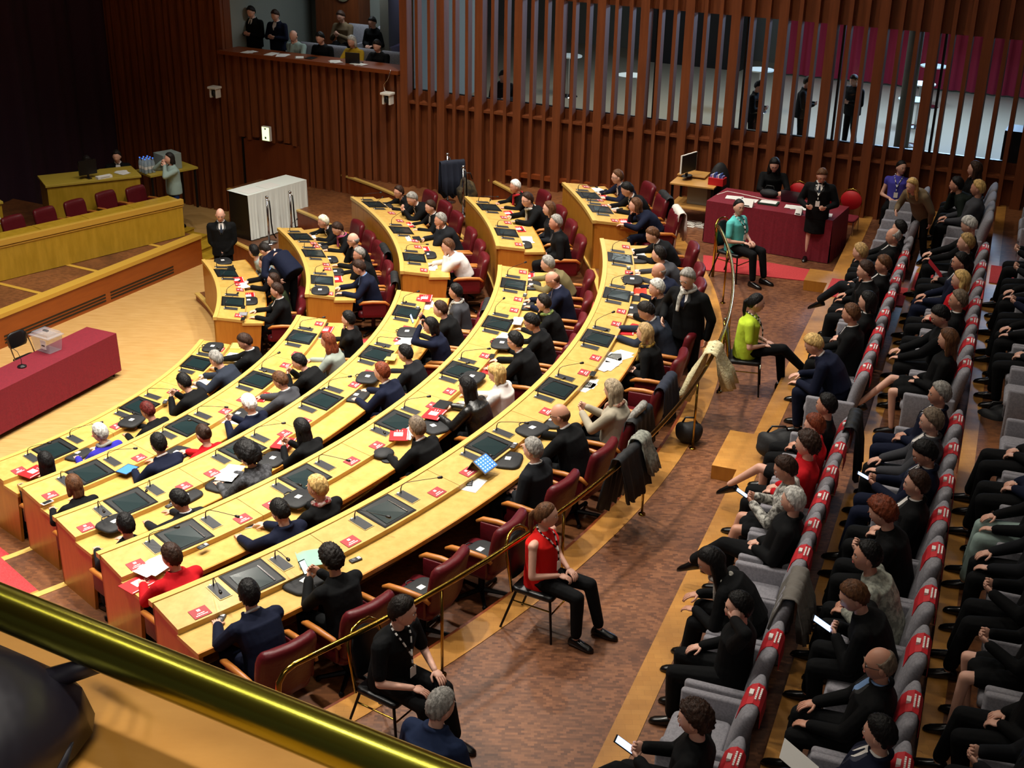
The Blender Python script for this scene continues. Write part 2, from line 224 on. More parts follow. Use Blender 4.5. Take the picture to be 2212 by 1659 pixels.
 ('bag', -1.502, 21.367, -0.226, 10, 0.0, 'black bag with white tag beside the white shirt', {}),
 ('papers', -1.416, 20.783, -0.226, 7, 0.0, 'printed booklet read by the man in white shirt', {}),
 ('folder', -0.138, 22.71, 0.157, 15, 0.0, 'red folder with white label, fourth upper desk', {}),
 ('yellowpad', -0.026, 22.204, 0.157, 13, 0.0, 'pale yellow oval folder, fourth upper desk', {}),
 ('folder', 0.058, 21.77, 0.157, 11, 0.0, 'white-edged red folder, fourth upper desk', {}),
 ('bag', 0.139, 20.865, 0.157, 7, 0.0, 'black bag at the aisle corner of the fourth upper desk', {}),
 ('papers', 0.179, 21.172, 0.157, 8, 0.0, 'crumpled white papers behind the aisle-corner bag', {}),
 ('papers', 1.479, 23.004, 0.539, 15, 0.0, 'white papers before the striped tie', {}),
 ('folder', 1.553, 22.523, 0.539, 13, 0.0, 'red folder near the young bowed man', {}),
 ('papers', 1.628, 21.973, 0.539, 11, 0.0, 'white and pink papers on the top desk', {}),
 ('folder', 1.832, 21.079, 0.539, 7, 0.0, "red folder under the woman's hand at the aisle corner", {}),
]

sc=bpy.context.scene; COL=sc.collection
# ------------------------------------------------ camera
cam=bpy.data.cameras.new('camera'); camo=bpy.data.objects.new('camera',cam); COL.objects.link(camo)
f_,ox,oy,oz=CAM[:4]; fw=Vector(CAM[4:7]); rt=Vector(CAM[7:10]); up=Vector(CAM[10:13])
M=Matrix((( rt.x,up.x,-fw.x,ox),(rt.y,up.y,-fw.y,oy),(rt.z,up.z,-fw.z,oz),(0,0,0,1)))
camo.matrix_world=M; cam.sensor_width=36; cam.lens=36*f_/2212; cam.clip_start=.05; cam.clip_end=200
sc.camera=camo
# ------------------------------------------------ look, world, main lights
vs=sc.view_settings; vs.view_transform='Standard'; vs.look='None'; vs.gamma=1; vs.use_curve_mapping=False
vs.exposure=0.0
sc.cycles.use_denoising=True; sc.cycles.max_bounces=6; sc.cycles.diffuse_bounces=3; sc.cycles.glossy_bounces=3
sc.cycles.sample_clamp_indirect=4
w=bpy.data.worlds.new('world'); sc.world=w; w.use_nodes=True
w.node_tree.nodes['Background'].inputs[0].default_value=(.9,.85,1,1); w.node_tree.nodes['Background'].inputs[1].default_value=.035
def area(name,loc,size,power,color,target=None,spread=None,shape='DISK',sy=None):
    l=bpy.data.lights.new(name,'AREA'); l.shape=shape; l.size=size; l.energy=power; l.color=color
    if sy: l.size_y=sy
    if spread: l.spread=spread
    o=bpy.data.objects.new(name,l); COL.objects.link(o); o.location=loc
    if target is not None:
        o.rotation_euler=(Vector(target)-Vector(loc)).to_track_quat('-Z','Y').to_euler()
    return o
ZC=9.6
WARM=(1,.94,.84)
LAMPS=[(r,a,p) for r,a,p in [(5,-30,300),(5,14,240),(8.5,-52,430),(8.5,-30,450),(8.5,-8,420),(8.5,14,330),(12,-54,430),(12,-38,460),(12,-22,460),(12,-7,400),(12,8,340),(12,24,230),(15.5,-50,85),(15.5,-36,80),(15.5,-22,80),(15.5,-8,80),(15.5,5,130),(16,15,90),(19,-25,26),(19,-40,26),(19,-2,30)]]
for r,a,p in LAMPS:
    x=CX+r*math.cos(math.radians(a)); y=CY+r*math.sin(math.radians(a))
    area('ceiling_light',(x,y,ZC-.12),.34,p*.42,WARM,spread=math.radians(96))
# ------------------------------------------------ materials
MATS={}
def srgb(h):
    if isinstance(h,str): h=[int(h[i:i+2],16)/255 for i in (0,2,4)]
    return tuple((c/12.92 if c<=.04045 else ((c+.055)/1.055)**2.4) for c in h)+(1,)
def mat(name,col,rough=.6,metal=0,kind=None,col2=None,scale=8,stretch=(1,1,1),bump=0,spec=None,emit=0,alpha=None,trans=0,coat=0,sheen=0):
    if name in MATS: return MATS[name]
    m=bpy.data.materials.new(name); m.use_nodes=True; nt=m.node_tree; N=nt.nodes; L=nt.links; b=N['Principled BSDF']
    c=srgb(col) if isinstance(col,str) else tuple(col)+(1,)
    b.inputs['Base Color'].default_value=c; b.inputs['Roughness'].default_value=rough; b.inputs['Metallic'].default_value=metal
    if spec is not None: b.inputs['Specular IOR Level'].default_value=spec
    if coat: b.inputs['Coat Weight'].default_value=coat; b.inputs['Coat Roughness'].default_value=.15
    if sheen: b.inputs['Sheen Weight'].default_value=sheen; b.inputs['Sheen Roughness'].default_value=.5
    if trans: b.inputs['Transmission Weight'].default_value=trans
    if emit: b.inputs['Emission Color'].default_value=c; b.inputs['Emission Strength'].default_value=emit
    if alpha is not None: b.inputs['Alpha'].default_value=alpha
    if kind or bump:
        tc=N.new('ShaderNodeTexCoord'); mp=N.new('ShaderNodeMapping'); L.new(tc.outputs['Object'],mp.inputs[0])
        mp.inputs['Scale'].default_value=stretch
        if kind=='brick':
            t=N.new('ShaderNodeTexBrick'); t.inputs['Scale'].default_value=scale
            t.inputs['Mortar Size'].default_value=.004; t.inputs['Brick Width'].default_value=.9; t.inputs['Row Height'].default_value=.45
            t.inputs['Color1'].default_value=c; t.inputs['Color2'].default_value=srgb(col2); t.inputs['Mortar'].default_value=tuple(x*.45 for x in c[:3])+(1,)
            L.new(mp.outputs[0],t.inputs[0])
            nz=N.new('ShaderNodeTexNoise'); nz.inputs['Scale'].default_value=1.1; nz.inputs['Detail'].default_value=5; L.new(tc.outputs['Object'],nz.inputs[0])
            rp=N.new('ShaderNodeValToRGB'); rp.color_ramp.elements[0].position=.3; rp.color_ramp.elements[1].position=.7
            rp.color_ramp.elements[0].color=(.55,.5,.5,1); rp.color_ramp.elements[1].color=(1.25,1.2,1.1,1); L.new(nz.outputs['Fac'],rp.inputs[0])
            mx=N.new('ShaderNodeMix'); mx.data_type='RGBA'; mx.blend_type='MULTIPLY'; mx.inputs[0].default_value=1
            L.new(t.outputs[0],mx.inputs[6]); L.new(rp.outputs[0],mx.inputs[7]); L.new(mx.outputs[2],b.inputs['Base Color'])
        elif kind:
            t=N.new('ShaderNodeTexNoise'); t.inputs['Scale'].default_value=scale; t.inputs['Detail'].default_value=6; t.inputs['Roughness'].default_value=.6
            L.new(mp.outputs[0],t.inputs[0])
            rp=N.new('ShaderNodeValToRGB'); lo,hi=(.35,.65) if kind=='wood' else (.42,.58)
            rp.color_ramp.elements[0].position=lo; rp.color_ramp.elements[1].position=hi
            rp.color_ramp.elements[0].color=c; rp.color_ramp.elements[1].color=srgb(col2) if isinstance(col2,str) else tuple(col2)+(1,)
            L.new(t.outputs['Fac'],rp.inputs[0]); L.new(rp.outputs[0],b.inputs['Base Color'])
        if bump:
            t2=N.new('ShaderNodeTexNoise'); t2.inputs['Scale'].default_value=scale if kind is None else scale*1.5; t2.inputs['Detail'].default_value=3
            L.new(mp.outputs[0],t2.inputs[0]); bp=N.new('ShaderNodeBump'); bp.inputs['Strength'].default_value=bump; bp.inputs['Distance'].default_value=.02
            L.new(t2.outputs['Fac'],bp.inputs['Height']); L.new(bp.outputs[0],b.inputs['Normal'])
    MATS[name]=m; return m
m_desk=mat('oak_desk','bc9344',.48,kind='wood',col2='c9a256',scale=3,stretch=(3,3,20),coat=.15)
m_desk2=mat('oak_edge','cda858',.4,coat=.2)
m_front=mat('oak_front','a96c1a',.42,kind='wood',col2='b87c24',scale=4,stretch=(4,4,.5),coat=.2)
m_end=mat('oak_end','ab6c20',.42,kind='wood',col2='b97a28',scale=4,stretch=(4,4,.5),coat=.2)
m_red=mat('mahogany_wall','663214',.5,kind='wood',col2='7a3e1a',scale=3,stretch=(5,5,.35))
m_red2=mat('mahogany_fin','6c3618',.5,kind='wood',col2='7e421f',scale=3,stretch=(5,5,.35))
m_riser=mat('dark_riser','74320f',.45,kind='wood',col2='8a4014',scale=3,stretch=(2,2,.6))
m_parq=mat('mosaic_parquet','84583c',.38,kind='brick',col2='5a3826',scale=17)
m_parq2=mat('mosaic_parquet_row','83522e',.5,kind='brick',col2='643c20',scale=15)
m_band=mat('light_floor_band','b5803c',.35,kind='brick',col2='c08c46',scale=7)
m_stage=mat('stage_boards','b98f52',.45,kind='wood',col2='c8a066',scale=2.2,stretch=(1.2,9,1))
m_carpet=mat('red_carpet','a82c30',.95,kind='noise',col2='b83a3c',scale=60)
m_podium=mat('podium_oak','a5821c',.42,kind='wood',col2='b8922a',scale=3,stretch=(3,3,.6),coat=.2)
m_trim=mat('podium_trim','c49a3c',.4)
m_curt=mat('aubergine_drape','2a0a22',.9)
m_leather=mat('burgundy_leather','571018',.42,bump=.15,scale=30,spec=.35)
m_arm=mat('armrest_wood','b06c2c',.4)
m_black=mat('black_plastic','0c0c0e',.4)
m_blackm=mat('black_metal','121214',.35,.6)
m_grey=mat('grey_upholstery','7d7b82',.9,kind='noise',col2='8b8990',scale=50)
m_cardr=mat('card_red','a22f34',.6); m_cardr2=mat('band_red','bf1f2a',.6)
m_white=mat('white_paper','e9e7e2',.7); m_print=mat('printed_grey','b9b8b5',.7)
m_brass=mat('polished_brass','b7963f',.16,1.0); m_brass2=mat('rail_brass','a3a03c',.24,1.0)
m_chrome=mat('chrome','c9c9cc',.15,1.0)
m_panel=mat('panel_grey','3c3d40',.35,.3)
m_screen=mat('screen_glass','18282a',.22,.0,coat=.2); m_well=mat('screen_well','15181a',.4)  # teal reflection on the screen glass is put into its base colour
m_glass=mat('clear_glass','202428',.03,alpha=.10)
m_wine=mat('wine_tablecloth','6d0a1e',.85,kind='noise',col2='780d22',scale=40)
m_wtable=mat('white_tablecloth','e6ece6',.8)
m_skin={k:mat('skin_'+k,v,.5) for k,v in dict(fair='dba892',mid='cb937a',tan='b07a5e').items()}
m_eye=mat('eye_white','e8e4df',.3); m_iris=mat('iris','20140f',.2); m_lip=mat('lip','9a4a44',.5)
HC=dict(black='0c0a0a',dark='15100d',darkbrown='2a1a12',brown='4a2f1c',greybrown='5f5245',auburn='5e2a16',darkred='4a1612',grey='77746f',silver='a3a19c',white='c9c7c0',whiteblond='d8d0b0',blonde='a88a55',streak='8d7550',ash='857762',sandy='8d7248')
def m_hair(k): return mat('hair_'+k,HC[k],.55,kind='noise',col2=tuple(min(1,c*1.9) for c in srgb(HC[k])[:3]),scale=14,stretch=(3,3,.7),bump=.5,spec=.25)
CC=dict(black='08090b',navy='0d1328',charcoal='16181c',grey='3c3d42',slate='262c38',olive='6b6142',beige='a39a88',white='d9d5d2',red='b3101a',leather='121212',speckle='26272a',sage='8b938a',violet='2f2a9a',pale='9aa39e',green='26301c',greenblack='141c17',floral='55534e',greyknit='6c6e66',lilac='b6adc4',blue='6f8db8',teal='5fc4c0',lime='b9d33a',redtop='d01a16',purple='4a46a8',mustard='a8871e',shirtgrey='8fa39d',denim='1c2844',tan='6a5a44',cream='cfc5a0',jeans='1b2b55')
def m_cloth(k,kind='suit'):
    c=CC[k]; n='cloth_%s_%s'%(k,kind)
    if k in('floral','speckle','greyknit'): return mat(n,c,.9,kind='noise',col2={'floral':'c8c6be','speckle':'4a4b50','greyknit':'9a9c90'}[k],scale=22,bump=.3)
    if k=='leather': return mat(n,c,.35,bump=.4,scale=20)
    return mat(n,c,.85,bump=.5,scale=6 if kind=='suit' else 9,spec=.18)
# ------------------------------------------------ mesh helpers
class MB:
    def __init__(s): s.v=[];s.f=[];s.m=[];s.n=0
    def add(s,v,f,mi=0,T=None):
        v=np.asarray(v,float)
        if T is not None: v=v@T[:3,:3].T+T[:3,3]
        s.v.append(v); s.f+= [tuple(i+s.n for i in q) for q in f]; s.m+=[mi]*len(f); s.n+=len(v); return s
    def box(s,x0,x1,y0,y1,z0,z1,mi=0,T=None):
        v=[(x,y,z) for z in(z0,z1) for y in(y0,y1) for x in(x0,x1)]
        return s.add(v,[(0,2,3,1),(4,5,7,6),(0,1,5,4),(2,6,7,3),(0,4,6,2),(1,3,7,5)],mi,T)
    def loft(s,rings,mi=0,T=None,closed=True):
        k=len(rings[0]);v=np.concatenate([np.asarray(r,float) for r in rings]);f=[]
        for i in range(len(rings)-1):
            for j in range(k):
                a=i*k+j;b=i*k+(j+1)%k; f.append((a,b,b+k,a+k))
        if closed: f.append(tuple(range(k-1,-1,-1))); f.append(tuple((len(rings)-1)*k+j for j in range(k)))
        return s.add(v,f,mi,T)
    def tube(s,path,rad,mi=0,T=None,seg=8,closed=True):
        P=np.asarray(path,float); n=len(P); R=np.full(n,rad) if np.isscalar(rad) else np.asarray(rad,float)
        d=np.gradient(P,axis=0); d/=np.linalg.norm(d,axis=1)[:,None]+1e-9
        u=np.cross(d[0],(0,0,1.)); 
        if np.linalg.norm(u)<.1: u=np.cross(d[0],(0,1.,0))
        u/=np.linalg.norm(u); rings=[]; th=np.arange(seg)*2*math.pi/seg
        for i in range(n):
            u=u-d[i]*(u@d[i]); u/=np.linalg.norm(u)+1e-9; w_=np.cross(d[i],u)
            rings.append(P[i]+R[i]*(np.cos(th)[:,None]*u+np.sin(th)[:,None]*w_))
        return s.loft(rings,mi,T,closed)
    def cap(s,a,b,ra,rb,mi=0,T=None,seg=10):
        a=np.asarray(a,float);b=np.asarray(b,float);d=b-a;L=np.linalg.norm(d)+1e-6;d=d/L
        ts=[(-.9,.42),(-.6,.8),(0,1)]
        P=[a+d*ra*t for t,_ in ts]+[b-d*rb*t for t,_ in ts[::-1]]
        R=[ra*q for _,q in ts]+[rb*q for _,q in ts[::-1]]
        return s.tube(P,R,mi,T,seg)
    def ell(s,c,rx,ry,rz,mi=0,T=None,nu=12,nv=8,R=None):
        v=[(0,0,-1)];
        for i in range(1,nv):
            p=-math.pi/2+math.pi*i/nv
            for j in range(nu): t=2*math.pi*j/nu; v.append((math.cos(p)*math.cos(t),math.cos(p)*math.sin(t),math.sin(p)))
        v.append((0,0,1)); v=np.array(v)*(rx,ry,rz)
        if R is not None: v=v@np.asarray(R).T
        v=v+np.asarray(c); f=[]
        for j in range(nu): f.append((0,1+(j+1)%nu,1+j))
        for i in range(nv-2):
            for j in range(nu):
                a=1+i*nu+j;b=1+i*nu+(j+1)%nu; f.append((a,b,b+nu,a+nu))
        l=1+(nv-2)*nu; e=len(v)-1
        for j in range(nu): f.append((l+j,l+(j+1)%nu,e))
        return s.add(v,f,mi,T)
    def sweep(s,prof,a0,a1,n,mi=0,cx=None,cy=None):
        cx=CX if cx is None else cx; cy=CY if cy is None else cy
        # closed (r,z) polygon swept about the hall's centre
        rings=[]
        for i in range(n+1):
            a=math.radians(a0+(a1-a0)*i/n); rings.append([(cx+r*math.cos(a),cy+r*math.sin(a),z) for r,z in prof])
        return s.loft(rings,mi)
    def mesh(s,name,mats,smooth=False):
        me=bpy.data.meshes.new(name)
        v=np.concatenate(s.v) if s.v else np.zeros((0,3))
        me.from_pydata(v.tolist(),[],s.f)
        for m_ in mats: me.materials.append(m_)
        if len(mats)>1: me.polygons.foreach_set('material_index',s.m)
        if smooth: me.polygons.foreach_set('use_smooth',[True]*len(me.polygons))
        me.update(); return me
    def build(s,name,mats,parent=None,smooth=False,bevel=0,loc=None,rz=None):
        if not isinstance(mats,(list,tuple)): mats=[mats]
        o=bpy.data.objects.new(name,s.mesh(name,mats,smooth)); COL.objects.link(o)
        if parent is not None: o.parent=parent
        if loc is not None: o.location=loc
        if rz is not None: o.rotation_euler=(0,0,rz)
        if bevel:
            b=o.modifiers.new('bevel','BEVEL'); b.width=bevel; b.segments=2; b.limit_method='ANGLE'; b.angle_limit=math.radians(40)
        return o
def tag(o,label=None,cat=None,group=None,kind=None):
    if label: o['label']=label
    if cat: o['category']=cat
    if group: o['group']=group
    if kind: o['kind']=kind
    return o
def empty(name,loc,rz=0,label=None,cat=None,group=None):
    o=bpy.data.objects.new(name,None); COL.objects.link(o); o.location=loc; o.rotation_euler=(0,0,rz); o.empty_display_size=.1
    return tag(o,label,cat,group)
def dup(root,loc,rz,label=None,group=None,mats=None):
    r=root.copy(); COL.objects.link(r); r.location=loc; r.rotation_euler=(0,0,rz)
    if label: r['label']=label
    if group: r['group']=group
    for ch in list(root.children):
        c=ch.copy(); COL.objects.link(c); c.parent=r
        for g in list(ch.children):
            d=g.copy(); COL.objects.link(d); d.parent=c
    return r
def pol(r,a,z=0): a=math.radians(a); return (CX+r*math.cos(a),CY+r*math.sin(a),z)
U_=np.array([.35,.937]); N_=np.array([.937,-.35])
def sp(n,t,z=0): p=N_*n+U_*t; return (float(p[0]),float(p[1]),z)
def rotz(a,loc=(0,0,0)):
    c,s=math.cos(a),math.sin(a); T=np.eye(4); T[:3,:3]=[[c,-s,0],[s,c,0],[0,0,1]]; T[:3,3]=loc; return T
def struct(o): o['kind']='structure'; return o
def poly(b,pts,z0,z1,mi=0,mside=None):
    n=len(pts); v=[(x,y,z0) for x,y in pts]+[(x,y,z1) for x,y in pts]
    b.add(v,[tuple(range(n-1,-1,-1)),tuple(range(n,2*n))],mi)
    b.n-=0
    f=[(i,(i+1)%n,n+(i+1)%n,n+i) for i in range(n)]
    b.add(v,f,mi if mside is None else mside); return b
# ------------------------------------------------ floors and tiers
Z0=-1.88
b=MB(); b.sweep([(.05,-2.4),(7.32,-2.4),(7.32,Z0),(.05,Z0)],-75,75,60)
# stage floor plate: large slab under everything
b2=MB(); b2.box(-16,6,12,32,-2.5,Z0)
struct(b2.build('floor',m_stage))
for i in range(1,6):
    r0=RAD[i]-.02; r1=(RAD[i+1] if i<5 else 15.1)+.03; z=FL[i]
    b=MB(); a0=-58 ; a1={1:33,2:47,3:56,4:60,5:60}[i]; n=44
    b.sweep([(r0+.06,-2.4),(r1,-2.4),(r1,z),(r0+.06,z)],a0,a1,n); struct(b.build('floor',m_parq2))
    b=MB(); b.sweep([(r0+.02,-2.4),(r0+.062,-2.4),(r0+.062,z-.03),(r0+.02,z-.03)],a0,a1,n); struct(b.build('trim_%d'%i,m_riser))
    b=MB(); b.sweep([(r0,z-.03),(r0+.09,z-.03),(r0+.09,z+.006),(r0,z+.006)],a0,a1,n)
    struct(b.build('trim_%d'%(i+5),m_desk2))
# walkway, with its light border and curb
b=MB(); b.sweep([(15.12,-2.4),(19.5,-2.4),(19.5,0),(15.12,0)],-75,8,50); b.sweep([(15.12,-2.4),(19.5,-2.4),(19.5,-.001),(15.12,-.001)],8,30,16)
struct(b.build('floor',m_parq))
b=MB(); b.sweep([(15.08,-.25),(15.36,-.25),(15.36,.006),(15.08,.006)],-75,12,60); struct(b.build('trim_11',m_band))
b=MB(); b.sweep([(15.04,-.25),(15.09,-.25),(15.09,-.005),(15.04,-.005)],-75,12,60); struct(b.build('trim_12',m_riser))
# spectator tiers, straight steps
TI=[(-2.12,-.88,.18),(-.88,.18,.45),(.18,1.24,.72),(1.24,2.3,.99),(2.3,6,1.26)]
for k,(n0,n1,z) in enumerate(TI):
    P=[sp(n0,2.5)[:2],sp(n1,2.5)[:2],sp(n1,26)[:2],sp(n0,26)[:2]]
    b=MB(); poly(b,P,-.4,z,0,1); struct(b.build('floor',[m_parq2 if k else m_parq,m_riser]))
    P=[sp(n0-.012,2.5)[:2],sp(n0+(.22 if k==0 else .14),2.5)[:2],sp(n0+(.22 if k==0 else .14),26)[:2],sp(n0-.012,26)[:2]]
    b=MB(); poly(b,P,z-.03,z+.005); struct(b.build('trim_%d'%(13+k),m_band))
for (t0,t1,lab) in [(12.97,13.95,'light wooden step block jutting into the walkway beside crossed bare legs'),(19.75,20.35,'small light wooden step block at the end of the red walkway carpet')]:
    P=[sp(-2.30,t0)[:2],sp(-2.13,t0)[:2],sp(-2.13,t1)[:2],sp(-2.30,t1)[:2]]
    if t0<15: P[0]=sp(-2.42,t0)[:2];P[3]=sp(-2.42,t1)[:2]
    else: P[0]=sp(-2.5,t0)[:2];P[3]=sp(-2.5,t1)[:2]
    b=MB(); poly(b,P,0.001,.17,0,1); tag(b.build('step_block',[m_band,m_end]),lab,'step')
# red carpets
b=MB()
P=[(3.45,20.35),(4.6,19.95),sp(-2.14,20.0)[:2],sp(-2.14,20.6)[:2],(4.3,20.7),(3.6,21.0)]
P=[(3.1,20.25),(3.98,20.0),sp(-2.14,20.22)[:2],sp(-2.14,20.72)[:2],(4.11,20.76),(3.2,21.0)]
poly(b,P,.002,.014); tag(b.build('carpet_runner',m_carpet),'red carpet runner lying across the walkway behind the chair of the turquoise shirt','carpet')
b=MB()
for (n0,n1,z) in TI[:4]: poly(b,[sp(n0+.03,19.1)[:2],sp(n1-.01,19.1)[:2],sp(n1-.01,19.95)[:2],sp(n0+.03,19.95)[:2]],z+.004,z+.016)
tag(b.build('carpet_runner',m_carpet),'red carpet strip climbing between the grey spectator seats','carpet')
b=MB()
for i in range(1,6): b.sweep([(RAD[i]+.1,FL[i]+.002),((RAD[i+1] if i<5 else 15.05)-.02,FL[i]+.002),((RAD[i+1] if i<5 else 15.05)-.02,FL[i]+.014),(RAD[i]+.1,FL[i]+.014)],[0,1.2,1.2,1.0,.6,.4][i],[0,5.5,5,4.3,3.6,3.2][i],4)
tag(b.build('carpet_runner',m_carpet),'red carpet strip in the aisle between the two desk blocks','carpet')
b=MB(); CE=[0,-42.5,-43.9-1.0,-45.9-.9,-47.3-1.2,-48.5-1.4]
for i in range(1,6):
    r1=(RAD[i+1]-.36 if i<5 else 15.05); b.sweep([(RAD[i]-.03,FL[i]+.004),(r1,FL[i]+.004),(r1,FL[i]+.018),(RAD[i]-.03,FL[i]+.018)],-58,CE[i]-.4,6)
    if i>1: zz=(FL[i]+FL[i-1])/2; b.sweep([(RAD[i]-.37,FL[i-1]+.004),(RAD[i]-.03,FL[i-1]+.004),(RAD[i]-.03,zz+.014),(RAD[i]-.37,zz+.014)],-58,CE[i]-.05,6)
tag(b.build('carpet_runner',m_carpet),'red carpet on the steps at the lower left, behind the polished foreground rail','carpet')
# half steps of the lower-left aisle
CE=[0,-42.5,-43.9-1.0,-45.9-.9,-47.3-1.2,-48.5-1.4]
for i in range(2,6):
    zz=(FL[i]+FL[i-1])/2; a1=[0,0,-43.9,-45.9,-47.3,-48.5][i]
    b=MB(); b.sweep([(RAD[i]-.36,FL[i-1]),(RAD[i]+.02,FL[i-1]),(RAD[i]+.02,zz),(RAD[i]-.36,zz)],CE[i],a1,6,0); o=b.build('aisle_step',m_band); tag(o,'light wooden half step at the aisle end of the %s lower desk'%['','','second','middle','fourth','outermost'][i],'step')
# ------------------------------------------------ walls
WA=np.array([2.85,24.61]); WD=np.array([.899,-.438]); WN=np.array([.438,.899])   # WN points away from the hall
WR=math.atan2(WD[1],WD[0])
def wp(s,off=0,z=0): p=WA+WD*s+WN*off; return (float(p[0]),float(p[1]),z)
TW=rotz(WR,(float(WA[0]),float(WA[1]),0))   # local x along wall, y outward
def wbox(b,s0,s1,o0,o1,z0,z1,mi=0): return b.box(s0,s1,o0,o1,z0,z1,mi,TW)
ZT=ZC
b=MB(); wbox(b,-14.2,9.5,.06,.3,-2.4,1.2); wbox(b,-14.2,-10.42,.06,.3,1.2,ZT); wbox(b,-10.42,-5.92,.06,.3,1.2,1.8); wbox(b,-10.42,-5.92,.06,.3,3.9,ZT)
wbox(b,-5.92,9.5,.06,.3,3.52,ZT); wbox(b,7.6,9.5,.06,.3,1.2,3.52)
struct(b.build('wall_back',m_red))
b=MB(); wbox(b,-5.7,7.6,-.04,.3,1.2,1.25); struct(b.build('trim_20',m_red2))
b=MB(); wbox(b,-5.7,7.6,.16,.3,1.25,1.44); struct(b.build('trim_21',m_red2))
b=MB(); wbox(b,-3.4,9.5,-.05,.06,-.02,.07); struct(b.build('baseboard_back',m_riser))
# fins: a wide pilaster every third, thin slats between; on the blind part a finer folded rhythm
b=MB(); s=-5.75; k=0
while s<9.4:
    if k%3==0: wbox(b,s-.085,s+.085,-.11,.1,-1.9,ZT)
    else: wbox(b,s-.035,s+.035,-.07,.1,-1.9,ZT)
    k+=1; s+=.29
struct(b.build('wall_slats',m_red2))
b=MB(); s=-14.1; k=0
while s<-5.8:
    inb=-10.5<s<-5.85
    door=-10.12<s<-8.42
    w_=.075 if k%2 else .05; dpt=[.045,.02,.033][k%3]
    for z0,z1 in ([(-2.2,1.75),(3.95,ZT)] if inb else [(-2.2,ZT)]):
        if door and z0<0: z0=0.0-.04*(k%3)
        wbox(b,s-w_,s+w_,-dpt,.1,z0,z1)
    k+=1; s+=.21+.035*math.sin(k*1.7)
struct(b.build('wall_panels',m_red2))
# window panes between hall and foyer
b=MB(); wbox(b,-5.7,7.6,.225,.235,1.44,3.52); wn=struct(b.build('window_1',m_glass))
b=MB()
for s in np.arange(-5.6,7.6,.87*2.0): wbox(b,s-.02,s+.02,.2,.26,1.44,3.52)
wbox(b,-5.7,7.6,.2,.26,1.42,1.46); wbox(b,-5.7,7.6,.2,.26,3.50,3.54)
b.build('window_frame',m_black,wn)
# concealed door below the exit sign
b=MB(); wbox(b,-10.05,-8.5,.0,.06,-2.2,-.08); d=struct(b.build('door_1',mat('door_wood','6a2f12',.45,kind='wood',col2='743616',scale=3,stretch=(3,3,.4))))
b=MB(); wbox(b,-10.1,-10.06,-.02,.06,-2.2,-.05); b.build('door_gap',m_black,d)
# curtain wall behind the podium, right wall, ceiling, wall under the viewer's balcony
cor=wp(-14.0,0)
cd=np.array([-.46,-.888]); cn=np.array([-.888,.46])
rings=[];nn=220
b=MB(); v=[];f=[]
for i in range(nn+1):
    t=i/nn*15; off=.10*math.sin(t*5.2)+.05*math.sin(t*11.3+1)
    p=np.array(cor[:2])+cd*t-cn*(.15+off)*1
    v+=[(p[0],p[1],-2.2),(p[0],p[1],ZT)]
    if i: f.append((2*i-2,2*i,2*i+1,2*i-1))
b.add(v,f); cu=b.build('stage_curtain',m_curt,smooth=True); tag(cu,'dark aubergine drape hanging behind the podium at the far left','curtain')
b=MB(); p0=np.array(cor[:2]);p1=p0+cd*16; 
poly(b,[tuple(p0),tuple(p1),tuple(p1+cn*.3),tuple(p0+cn*.3)],-2.4,ZT); struct(b.build('wall_left',m_red))
e0=np.array(wp(9.4)[:2]); b=MB(); poly(b,[tuple(e0),tuple(e0+(.3,.1)),tuple(e0+(-1.2,-22)+np.array([.3,0])),tuple(e0+(-1.2,-22))],-.4,ZT); struct(b.build('wall_right',m_red))
b=MB(); poly(b,[(-22,-1.5),(11,-1.5),(11,36),(-22,36)],ZT,ZT+.2); struct(b.build('ceiling',mat('ceiling_wood','6a5236',.8)))
# lamps in the ceiling
b=MB()
th=np.arange(20)*2*math.pi/20
def ringp(r,z): return [(r*math.cos(t),r*math.sin(t),z) for t in th]
m_lamp=mat('lamp_glow','fff0d0',.5,emit=30)
lamp0=None
for r,a,p in LAMPS:
    x,y,_=pol(r,a)
    if lamp0 is None:
        lamp0=empty('ceiling_lamp',(x,y,ZC),0,'round recessed ceiling lamp above the benches','lamp','round lamps in the hall ceiling')
        b=MB(); b.loft([ringp(.26,-.06),ringp(.26,0)]); b.build('lamp_rim',m_blackm,lamp0)
        b=MB(); b.loft([ringp(.2,-.065),ringp(.2,-.055)]); b.build('lamp_disc',m_lamp,lamp0)
    else: dup(lamp0,(x,y,ZC),0)
# ------------------------------------------------ press balcony in the back wall
m_bgrey=mat('gallery_grey_wall','8a8f88',.9); m_bcarp=mat('gallery_floor','2c2c2e',.9)
b=MB(); wbox(b,-10.42,-5.92,.3,3.6,.9,1.02,0); wbox(b,-10.42,-5.92,1.5,3.6,1.02,1.3,0); struct(b.build('floor',m_bcarp))
b=MB(); wbox(b,-10.42,-5.92,3.4,3.6,1,4.2); wbox(b,-10.6,-10.42,.3,3.6,.9,4.2); wbox(b,-5.92,-5.74,.3,3.6,.9,4.2); struct(b.build('wall_gallery',m_bgrey))
b=MB(); wbox(b,-10.6,-5.7,.0,3.6,3.9,4.2); struct(b.build('ceiling',mat('gallery_ceiling','404040',.9)))
b=MB(); wbox(b,-10.5,-5.86,-.16,.5,1.78,1.86); tag(b.build('gallery_ledge',mat('ledge_wood','7a3a16',.4)),'reddish wooden ledge running along the front of the press gallery','ledge')
b=MB(); wbox(b,-9.95,-8.75,2.9,3.4,1.02,3.9); struct(b.build('pillar',m_red))
ck=empty('wall_clock',wp(-9.15,2.88,2.9),WR,'round pale clock on the dark pillar of the press gallery','clock')
b=MB(); b.loft([[(r*math.cos(t),y,r*math.sin(t)) for t in th] for r,y in((.24,0),(.24,-.04),(.21,-.05))]); b.build('clock_face',mat('clock_pale','8a8468',.5),ck)
